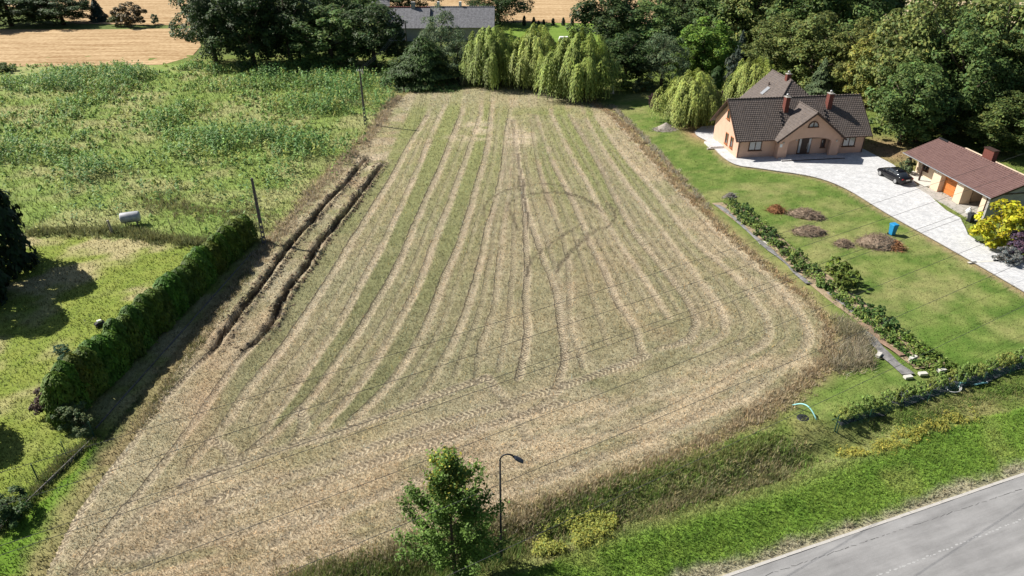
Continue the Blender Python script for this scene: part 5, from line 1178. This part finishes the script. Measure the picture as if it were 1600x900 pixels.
brush(1372, 383, 2.3, 1.4, 1.25, M['twig'], 'largest grey brush pile, beside the blue bin', 520, -.2, 4)
brush(1398, 388, .9, .8, .8, M['rusttwig'], 'rust brown leafy pile at the right end of the largest brush pile', 180, 0, 5)
brush(1318, 383, 1.0, .8, .6, M['twig'], 'small dark brush clump left of the largest brush pile', 160, 0, 6)
brush(1140, 308, .9, .5, .5, M['oldpost'], 'grey bundle of sticks at the top of the garden bed', 60, .4, 8)
brush(1038, 203, 2.0, 1.3, .2, M['gravel'], 'flattened grey debris around the gravel heap', 120, 0, 9)
X, Y = P(1040, 201); t = thing('gravel_heap', 'small grey gravel heap on the lawn below the willow', 'gravel heap', (X, Y, 0)); core = []
for i in range(7):
    f = i / 6; core.append([(math.cos(k / 22 * 6.283) * 1.6 * (1 - f * .98) * (1 + .12 * math.sin(k * 2.1)), math.sin(k / 22 * 6.283) * 1.3 * (1 - f * .98) * (1 + .1 * math.cos(k * 1.3)), 1.0 * f ** 1.1 - .06) for k in range(22)])
MB().loft(core).build('heap', M['gravel'], t, True)
for (u, v, s, lab) in [(1195, 380, .9, 'pale crumpled sheet left of the dark brush clump')]:
    X, Y = P(u, v); t = thing('plastic_sheet', lab, 'sheet', (X, Y, .03)); mb = MB(); g = 9; pts = [((i / g - .5) * 1.5 * s, (j / g - .5) * .9 * s, .12 * random.random()) for j in range(g + 1) for i in range(g + 1)]
    mb.add(pts, [(j * (g + 1) + i, j * (g + 1) + i + 1, (j + 1) * (g + 1) + i + 1, (j + 1) * (g + 1) + i) for j in range(g) for i in range(g)]); mb.build('sheet', M['slab'], t, True)

# vegetable bed: soil, fabric strips, plants, blocks
def ribbon(pxl, w0, w1, z, mat, name, label, cat, kind='structure', wob=.45):
    p = smooth_line(PL(*pxl), 6); n = len(p); s = np.arange(n); 
    a = offset(p, w0); b = offset(p, w1); a = a + wob * (np.c_[vnoise(s, s * 0, 2.3, 5), vnoise(s, s * 0, 2.3, 6)] - .5); b = b + wob * (np.c_[vnoise(s, s * 0, 2.3, 7), vnoise(s, s * 0, 2.3, 8)] - .5)
    rows_ = []; m = 5
    for k in range(m + 1): q = a + (b - a) * k / m; rows_.append(np.c_[q, z + .05 * vnoise(q[:, 0], q[:, 1], .5, 3) * (0 < k < m)])
    V = np.vstack(rows_); F = np.array([(k * n + i, k * n + i + 1, (k + 1) * n + i + 1, (k + 1) * n + i) for k in range(m) for i in range(n - 1)])
    return tag(ob(name, npmesh(name, V, F, smooth=True), mat), label, cat, None, kind)
ribbon([(1128, 318), (1200, 375), (1290, 450), (1380, 520), (1450, 575)], -1.0, 1.6, .085, M['soil'], 'vegetable_bed', 'bare tan soil of the long vegetable bed', 'garden bed')
ribbon([(1120, 322), (1150, 345), (1190, 382), (1225, 412), (1262, 445)], -.12, .28, .15, M['fabric'], 'weed_fabric', 'grey weed fabric along the upper left of the vegetable bed', 'fabric', 'stuff')
ribbon([(1350, 520), (1380, 552), (1420, 588)], -.4, .45, .15, M['fabric'], 'weed_fabric', 'grey weed fabric at the lower end of the vegetable bed', 'fabric', 'stuff')
ribbon([(1300, 460), (1330, 485), (1352, 500)], -.3, .45, .15, M['fabric'], 'weed_fabric', 'short grey fabric strip in the middle of the vegetable bed', 'fabric', 'stuff')
ribbon([(1352, 496), (1400, 530), (1480, 580)], -.45, .5, .115, M['soil'], 'garden_path', 'pale bare path between the planted rows', 'path')
ribbon([(1345, 508), (1375, 535), (1410, 560)], -.1, .35, .20, M['redsoil'], 'red_mulch', 'reddish mulch beside the lower fabric', 'mulch', 'stuff')
GP = [crown_shrub(s, .7, .5, 12, 26, .16) for s in (201, 202, 203)]
def gplants(pxl, n, wid, s0, s1, tint, label, group):
    p = smooth_line(PL(*pxl), 6); seg = np.r_[0, np.cumsum(np.hypot(*np.diff(p, axis=0).T))]
    for k in range(n):
        s = (k + random.random() * .7) / n * seg[-1]; q = np.array((np.interp(s, seg, p[:, 0]), np.interp(s, seg, p[:, 1]))) + np.random.default_rng(k).normal(size=2) * wid
        t = thing('garden_plant', ORD[k] + ' ' + label + ', counted downwards', 'plant', (q[0], q[1], .1), random.random() * 6, group); sc = random.uniform(s0, s1)
        o = ob('leaves', GP[k % 3], None, t, color=np.array(tint) * random.uniform(.8, 1.2)); o.scale = (sc, sc, sc)
        MB().tube([(0, 0, -.1), (0, 0, .3 * sc)], .012, 4).build('stem', M['bark'], t)
gplants([(1140, 318), (1170, 345), (1205, 380)], 20, .55, .8, 1.3, (.09, .16, .045), 'bushy dark green plant in the upper part of the vegetable bed', 'bushy plants in the bed')
gplants([(1210, 385), (1250, 415), (1300, 450)], 16, .6, .6, 1.2, (.11, .18, .045), 'green plant in the middle of the vegetable bed', 'mid bed plants')
gplants([(1275, 440), (1340, 495), (1390, 535), (1435, 575)], 42, .08, .45, .65, (.08, .16, .03), 'small strawberry like plant in the narrow row of the bed', 'row plants in the bed')
gplants([(1300, 425), (1318, 445), (1312, 455)], 6, .3, 1.5, 2.2, (.13, .18, .03), 'tall yellow green plant standing above the middle of the bed', 'tall bed plants')
gplants([(1335, 470), (1352, 488), (1395, 515), (1420, 530)], 12, .3, .7, 1.4, (.09, .17, .045), 'leafy plant on the right side of the lower bed', 'right bed plants')
gplants([(1415, 535), (1445, 555), (1480, 575)], 16, .3, .7, 1.1, (.12, .19, .03), 'light green low plant at the lower right of the bed', 'low light bed plants')
for (u, v, rz, h, lab) in [(1418, 592, .2, .2, 'pale concrete block at the lower left end of the vegetable bed'), (1441, 587, .1, .2, 'pale concrete block in the middle of the bed end'), (1470, 582, .25, .25, 'pale concrete block at the right of the bed end'), (1425, 565, .5, .4, 'upright grey block beside the strawberry row'), (1372, 558, .8, .25, 'pale block with dark end beside the grey fabric')]:
    X, Y = P(u, v); t = thing('concrete_block', lab, 'block', (X, Y, .08), rz); MB().box((0, 0, h / 2), (.62, .32, h)).build('block', M['slab'], t, bevel=.015); MB().box((.312, 0, h * .55), (.012, .18, h * .5)).build('cavity', M['black'], t)
# (the weed thicket at the field corner is part of the tall dry grass)
# hose arch, well covers
a, b = P(1238, 634), P(1275, 661); t = thing('garden_hose', 'teal and white hose arching over the grass by the well cover', 'hose')
pts = [(a[0] + (b[0] - a[0]) * k / 12, a[1] + (b[1] - a[1]) * k / 12, .05 + .75 * math.sin(math.pi * min(1, k / 12 * .92 + .0))) for k in range(13)]
MB().tube(pts, .045, 8).build('hose', M['hose'], t, True); MB().tube([(b[0], b[1], .03), (b[0], b[1] , .3)], .03, 6).build('tap', M['greenmetal'], t)
X, Y = P(1254, 657); t = thing('well_cover', 'dark round well cover beside the hose', 'well cover', (X, Y, .1)); MB().lathe([(.42, 0), (.42, .12), (.38, .15), (.05, .17)], 20).build('cover', M['blackmetal'], t); MB().box((0, .1, .19), (.2, .04, .04)).build('handle', M['blackmetal'], t)
X, Y = P(1268, 662); t = thing('stone_slab', 'pale round stone slab beside the dark well cover', 'slab', (X, Y, .02)); MB().lathe([(.28, 0), (.28, .12), (.24, .14), (.02, .14)], 14).build('slab', M['slab'], t); MB().box((0, 0, .17), (.14, .14, .05)).build('knob', M['concrete'], t)
X, Y = P(1296, 657); t = thing('stone_slab', 'flat pale slab at the corner of the young hedge', 'slab', (X, Y, .06), .2); MB().box((0, 0, 0), (.5, .35, .12)).build('slab', M['slab'], t, bevel=.02); MB().box((.45, -.3, -.02), (.5, .3, .08), rz=-.6).build('slab_piece', M['concrete'], t)
# young hedge with fence
f0, f1 = P(1318, 664), P(1690, 541); NHG = 24
ribbon([(1310, 662), (1400, 632), (1500, 600), (1600, 568), (1690, 541)], -.55, .75, .10, M['blackfabric'], 'mulch_fabric', 'black mulch fabric under the young hedge', 'fabric', 'stuff')
for k in range(NHG):
    q = f0 + (f1 - f0) * (k + .15 * random.random()) / NHG; n = np.array((-.34, .94)); q = q + n * .35
    plant_at('shrub', q[0], q[1], random.uniform(1.1, 1.6), random.uniform(.42, .58), (.25 + random.uniform(-.03, .05), .33, .08), ORD[k] + ' yellow green shrub from the near end of the young hedge' if k else 'first shrub at the near end of the young hedge row', 'shrub', 'hedge_shrub', 'young hedge shrubs')
def mesh_fence(a, b, n, h, label, mat, top=True, spacing=.28, wires=7, wr=.006):
    t = thing('mesh_fence', label, 'fence', (a[0], a[1], 0)); d = b - a; L = np.hypot(*d)
    for k in range(n + 1): q = d * k / n; MB().tube([(q[0], q[1], -.3), (q[0], q[1], h + .05)], .028, 6).build('post', mat, t)
    mb = MB()
    for k in range(wires): z = .06 + (h - .06) * k / (wires - 1); mb.tube([(0, 0, z), (d[0], d[1], z)], wr, 3, False)
    m = int(L / spacing)
    for k in range(m): q = d * (k + .5) / m; mb.tube([(q[0], q[1], .05), (q[0], q[1], h)], wr, 3, False)
    o = mb.build('wire_mesh', mat, t); o['kind'] = 'stuff'; return t
mesh_fence(P(1308, 674), P(1690, 551), 9, 1.0, 'low green mesh fence before the young hedge row', M['greenmetal'], spacing=.2)
fr_ = P(1308, 674); t = thing('corner_gatepost', 'green braced corner post at the near end of the low fence', 'post', (fr_[0] - .12, fr_[1] + .1, 0)); MB().tube([(0, 0, -.3), (0, 0, 1.35)], .04, 7).build('post', M['greenmetal'], t); MB().tube([(0, 0, 1.1), (.1, 1.0, 0)], .03, 6).build('brace', M['greenmetal'], t)
# coil of white pipe by the hedge
X, Y = P(1488, 612); t = thing('pipe_coil', 'white coil of pipe lying at the young hedge', 'pipe coil', (X, Y, .12), .4); mb = MB()
for k in range(3): mb.tube([(math.cos(i / 18 * 6.283) * (.5 + .05 * k), math.sin(i / 18 * 6.283) * (.34 + .04 * k), .1 + .05 * k + .25 * max(0, math.sin(i / 18 * 6.283 + k * .4))) for i in range(19)], .016, 5)
mb.build('coil', M['white'], t, True); MB().tube([(.5, 0, .15), (1.0, .25, .2), (1.5, .2, .1)], .05, 6).build('loose_end', M['hose'], t, True)
q = P(1530, 604); t = thing('pale_pipe', 'pale blue pipe lying right of the white coil', 'pipe', (q[0], q[1], .2)); MB().tube([(-.5, -.1, .05), (0, 0, .1), (.6, .2, .02)], .06, 8).build('pipe', M['hose'], t, True); MB().tube([(.58, .19, .02), (.64, .215, .02)], .075, 8).build('socket', M['white'], t)

# left side: fences, tank, machine
mesh_fence(P(-70, 890), P(60, 752), 2, 1.35, 'green mesh fence in the lower left corner', M['greenmetal'], spacing=.16, wires=9, wr=.005)
mesh_fence(P(60.5, 751.5), P(148, 684), 2, 1.35, 'green mesh fence panel ending at the hedge', M['greenmetal'], spacing=.16, wires=9, wr=.005)
a, b = P(-60, 885), P(146, 686); t = thing('fence_footing', 'low dark concrete footing below the mesh fence', 'footing', (a[0] + .1, a[1], 0)); d = b - a
L_ = np.hypot(*d); n_ = int(L_ / 2.4)
for k in range(n_): q = d * (k + .5) / n_; MB().box((q[0], q[1], .05), (L_ / n_ - .03, .06, .4), rz=math.atan2(d[1], d[0])).build('footing_board', M['pole_concrete'], t)
h_a, h_b = P(398, 393), P(152, 670); t = thing('fence_footing', 'long low footing at the shaded foot of the thuja hedge', 'footing', (h_a[0], h_a[1], 0)); d = h_b - h_a; L_ = np.hypot(*d); n_ = int(L_ / 2.4)
for k in range(n_): q = d * (k + .5) / n_; MB().box((q[0] - .1, q[1], .02), (L_ / n_ - .03, .05, .16), rz=math.atan2(d[1], d[0])).build('footing_board', M['pole_concrete'], t)
for (u, v, h, m, r, lab) in [(176.5, 366, 1.55, 'oldpost', .12, 'thick pale post in the weedy fence line left of the tank'), (173, 365, 1.75, 'blackmetal', .03, 'thin dark post leaning by the thick pale post'), (222, 368, 1.6, 'blackmetal', .04, 'thin dark fence post below the tank'), (270, 364, 1.5, 'blackmetal', .035, 'thin dark fence post right of the tank'), (120, 362, 1.5, 'blackmetal', .035, 'thin dark fence post left of the thick pale post'), (108, 360, 1.4, 'blackmetal', .035, 'leftmost thin post of the weedy fence line'), (316, 366, 1.4, 'blackmetal', .035, 'rightmost thin post of the weedy fence line')]:
    X, Y = P(u, v); t = thing('fence_post', lab, 'post', (X, Y, 0)); MB().tube([(0, 0, -.3), (-.05, 0, h * .5), (-.12, .02, h)], [r * 1.05, r, r * .9], 7).build('shaft', M[m], t); MB().tube([(-.12, .02, h), (-.122, .02, h + .04)], [r * 1.1, r * .7], 7).build('cap', M[m], t)
X, Y = P(207, 352); t = thing('water_tank', 'grey white cylindrical water tank lying on a stand in the meadow', 'tank', (X, Y, 0), .35)
M['tank'] = pm('faded_tank', (.42, .43, .45), .5, .2, 2, .1, 20)
prof = [(-.95, .42), (-.9, .52), (-.8, .56), (0, .57), (.8, .56), (.9, .52), (.95, .42)]
MB().loft([[(x, math.cos(k / 18 * 6.283) * r, .95 + math.sin(k / 18 * 6.283) * r) for k in range(18)] for x, r in prof]).build('drum', M['tank'], t, True)
MB().tube([(-.97, 0, .95), (-.93, 0, .95)], .36, 14).build('end_hatch', M['rusttwig'], t)
for x in (-.55, .55):
    for y in (-.4, .4): MB().box((x, y, .28), (.1, .1, .6)).build('stand_leg', M['oldpost'], t)
    MB().box((x, 0, .5), (.12, 1.0, .12)).build('stand_beam', M['oldpost'], t)
X, Y = P(157, 509); t = thing('garden_machine', 'small black and white garden machine on the grass beside the hedge', 'machine', (X, Y, 0), .7)
MB().loft([[(-.35, -.25, .12), (.35, -.25, .12), (.35, .25, .12), (-.35, .25, .12)], [(-.4, -.28, .25), (.4, -.28, .25), (.4, .28, .25), (-.4, .28, .25)], [(-.25, -.18, .38), (.25, -.18, .38), (.25, .18, .38), (-.25, .18, .38)]]).build('deck', M['black'], t, bevel=.03)
MB().box((.02, 0, .45), (.34, .26, .2)).build('cover', M['white'], t, bevel=.04)
for x in (-.28, .28):
    for y in (-.3, .3): MB().tube([(x, y - .03, .12), (x, y + .03, .12)], .12, 12).build('wheel', M['black'], t)
MB().tube([(-.35, -.2, .3), (-.95, -.22, .9), (-.95, .22, .9), (-.35, .2, .3)], .018, 6).build('handle', M['blackmetal'], t)
# ------------------------------------------------------------------ lamp, poles, wires
def lamp():
    X, Y = P(783, 872); H_ = height_at(709, Y) + .05; t = thing('street_lamp', 'slim dark street lamp with curved arm at the ditch', 'street lamp', (X, Y, 0))
    MB().tube([(0, 0, -.6), (0, 0, 1.1), (0, 0, 1.15), (0, 0, H_ - .5)], [.10, .09, .062, .045], 12).build('pole', M['blackmetal'], t, True)
    arc = [(.38 - .38 * math.cos(k / 8 * 2.5), 0, H_ - .5 + .42 * math.sin(k / 8 * 2.5)) for k in range(9)]
    MB().tube(arc, .042, 9).build('arm', M['blackmetal'], t, True)
    e = Vector(arc[-1]); dv = Vector((.72, 0, -.5)).normalized(); c = e + dv * .28; ry = math.atan2(.5, .72)
    M['lamphead'] = pm('slate_lamp_head', (.05, .06, .08), .45, .1, 4)
    MB().loft([[tuple(e + dv * s + Matrix.Rotation(ry, 3, 'Y') @ Vector((0, y * wv, zz * hv))) for y, zz in ((-1, -.4), (-.8, .6), (0, 1), (.8, .6), (1, -.4), (0, -.7))] for s, wv, hv in ((-.02, .06, .05), (.1, .15, .07), (.4, .17, .07), (.56, .13, .05))]).build('lamp_head', M['lamphead'], t)
    MB().box(c - Matrix.Rotation(ry, 3, 'Y') @ Vector((0, 0, .055)), (.32, .2, .02), ry=ry).build('lens', M['white'], t)
lamp()
def lattice_pole(u, v, vt, label, name='concrete_pole', fittings=False):
    X, Y = P(u, v); H_ = height_at(vt, Y); t = thing(name, label, 'utility pole', (X, Y, 0), .25)
    mb = MB()
    for s in (-1, 1): mb.loft([[(s * w_ - .045, -.09, z), (s * w_ + .045, -.09, z), (s * w_ + .045, .09, z), (s * w_ - .045, .09, z)] for w_, z in ((.15, -.4), (.07, H_))])
    mb.build('rail', M['pole_concrete'], t)
    k = int(H_ / .55)
    for i in range(k + 1):
        z = .1 + i * (H_ - .15) / k; w_ = .17 - .09 * z / H_; MB().box((0, 0, z), (2 * w_ - .05, .1, .26)).build('rung', M['pole_concrete'], t)
    MB().box((0, .02, H_ * .66), (.2, .05, H_ * .64)).build('web', M['pole_concrete'], t)
    if fittings:
        MB().box((.0, 0, H_ + .02), (.9, .1, .1)).build('crossarm', M['metal'], t)
        for x in (-.4, -.13, .13, .4): MB().lathe([(.03, .05), (.06, .1), (.04, .16), (.06, .2), (.02, .26)], 8, (x, 0, H_)).build('insulator', M['white'], t)
        MB().box((.35, -.05, H_ - .25), (.3, .2, .3)).build('junction_box', M['metal'], t)
    return X, Y, H_
lattice_pole(413, 380, 279, 'bare concrete ladder style pole at the far end of the thuja hedge')
A = lattice_pole(571, 195, 111, 'concrete pole with insulators at the far left of the stubble field', fittings=True)
B = lattice_pole(637, 92, 33, 'concrete pole in front of the left barn', fittings=True)
for k, off in enumerate((-.4, -.1, .3)):
    pts = [(A[0] + off + (B[0] - A[0]) * i / 14, A[1] + (B[1] - A[1]) * i / 14, A[2] + .2 + (B[2] - A[2]) * i / 14 - .9 * 4 * (i / 14) * (1 - i / 14)) for i in range(15)]
    o = MB().tube(pts, .022, 4).build('overhead_wire', M['cable'], None); tag(o, ('left', 'middle', 'right')[k] + ' wire sagging from the far pole to the barn pole', 'wire', 'wires to the barn')
# overhead line crossing the picture parallel to the road
dr = np.array((math.cos(R(29.6)), math.sin(R(29.6)))); nn_ = np.array((-dr[1], dr[0]))
for perp, hgt, lab in ((17.6, 8.0, 'nearest overhead wire, crossing low behind the young tree'), (20.9, 8.0, 'second nearest overhead wire, crossing the young tree'), (24.0, 8.0, 'third nearest overhead wire above the field'), (27.5, 8.0, 'lower of the close pair of overhead wires'), (28.0, 8.05, 'upper of the close pair of overhead wires'), (30.6, 8.0, 'second farthest overhead wire crossing the field'), (33.0, 8.0, 'farthest overhead wire crossing the field')):
    pts = []
    for i in range(41):
        s = -70 + 150 * i / 40; q = nn_ * perp + dr * s; pts.append((q[0], q[1], hgt + .00022 * (s - 10) ** 2 - .1))
    o = MB().tube(pts, .013, 5).build('overhead_wire', M['cable'], None); tag(o, lab, 'wire', 'overhead wires across the field')
# far bits
X, Y = P(881, 68); t = thing('parked_van', 'small white vehicle glimpsed between the willows', 'van', (X, Y, 0)); t.scale = (.75, .75, .75); MB().loft([[(-1.6, -.9, .4), (1.6, -.9, .4), (1.6, .9, .4), (-1.6, .9, .4)], [(-1.6, -.9, 1.2), (1.6, -.9, 1.2), (1.6, .9, 1.2), (-1.6, .9, 1.2)], [(-1.3, -.75, 2.0), (1.2, -.75, 2.0), (1.2, .75, 2.0), (-1.3, .75, 2.0)]]).build('body', M['white'], t, bevel=.12)
for x in (-1, 1):
    for y in (-.85, .85): MB().tube([(x, y - .08, .35), (x, y + .08, .35)], .35, 12).build('wheel', M['black'], t)
X, Y = P(957, 146); t = thing('garden_statue', 'small pale statue in shade right of the large willow', 'statue', (X, Y, 0)); MB().lathe([(.3, 0), (.3, .3), (.18, .35), (.2, .8), (.26, 1.1), (.12, 1.3), (.16, 1.45), (.05, 1.6)], 12).build('figure', M['slab'], t, True); MB().box((0, 0, -.02), (.7, .7, .1)).build('plinth', M['concrete'], t)
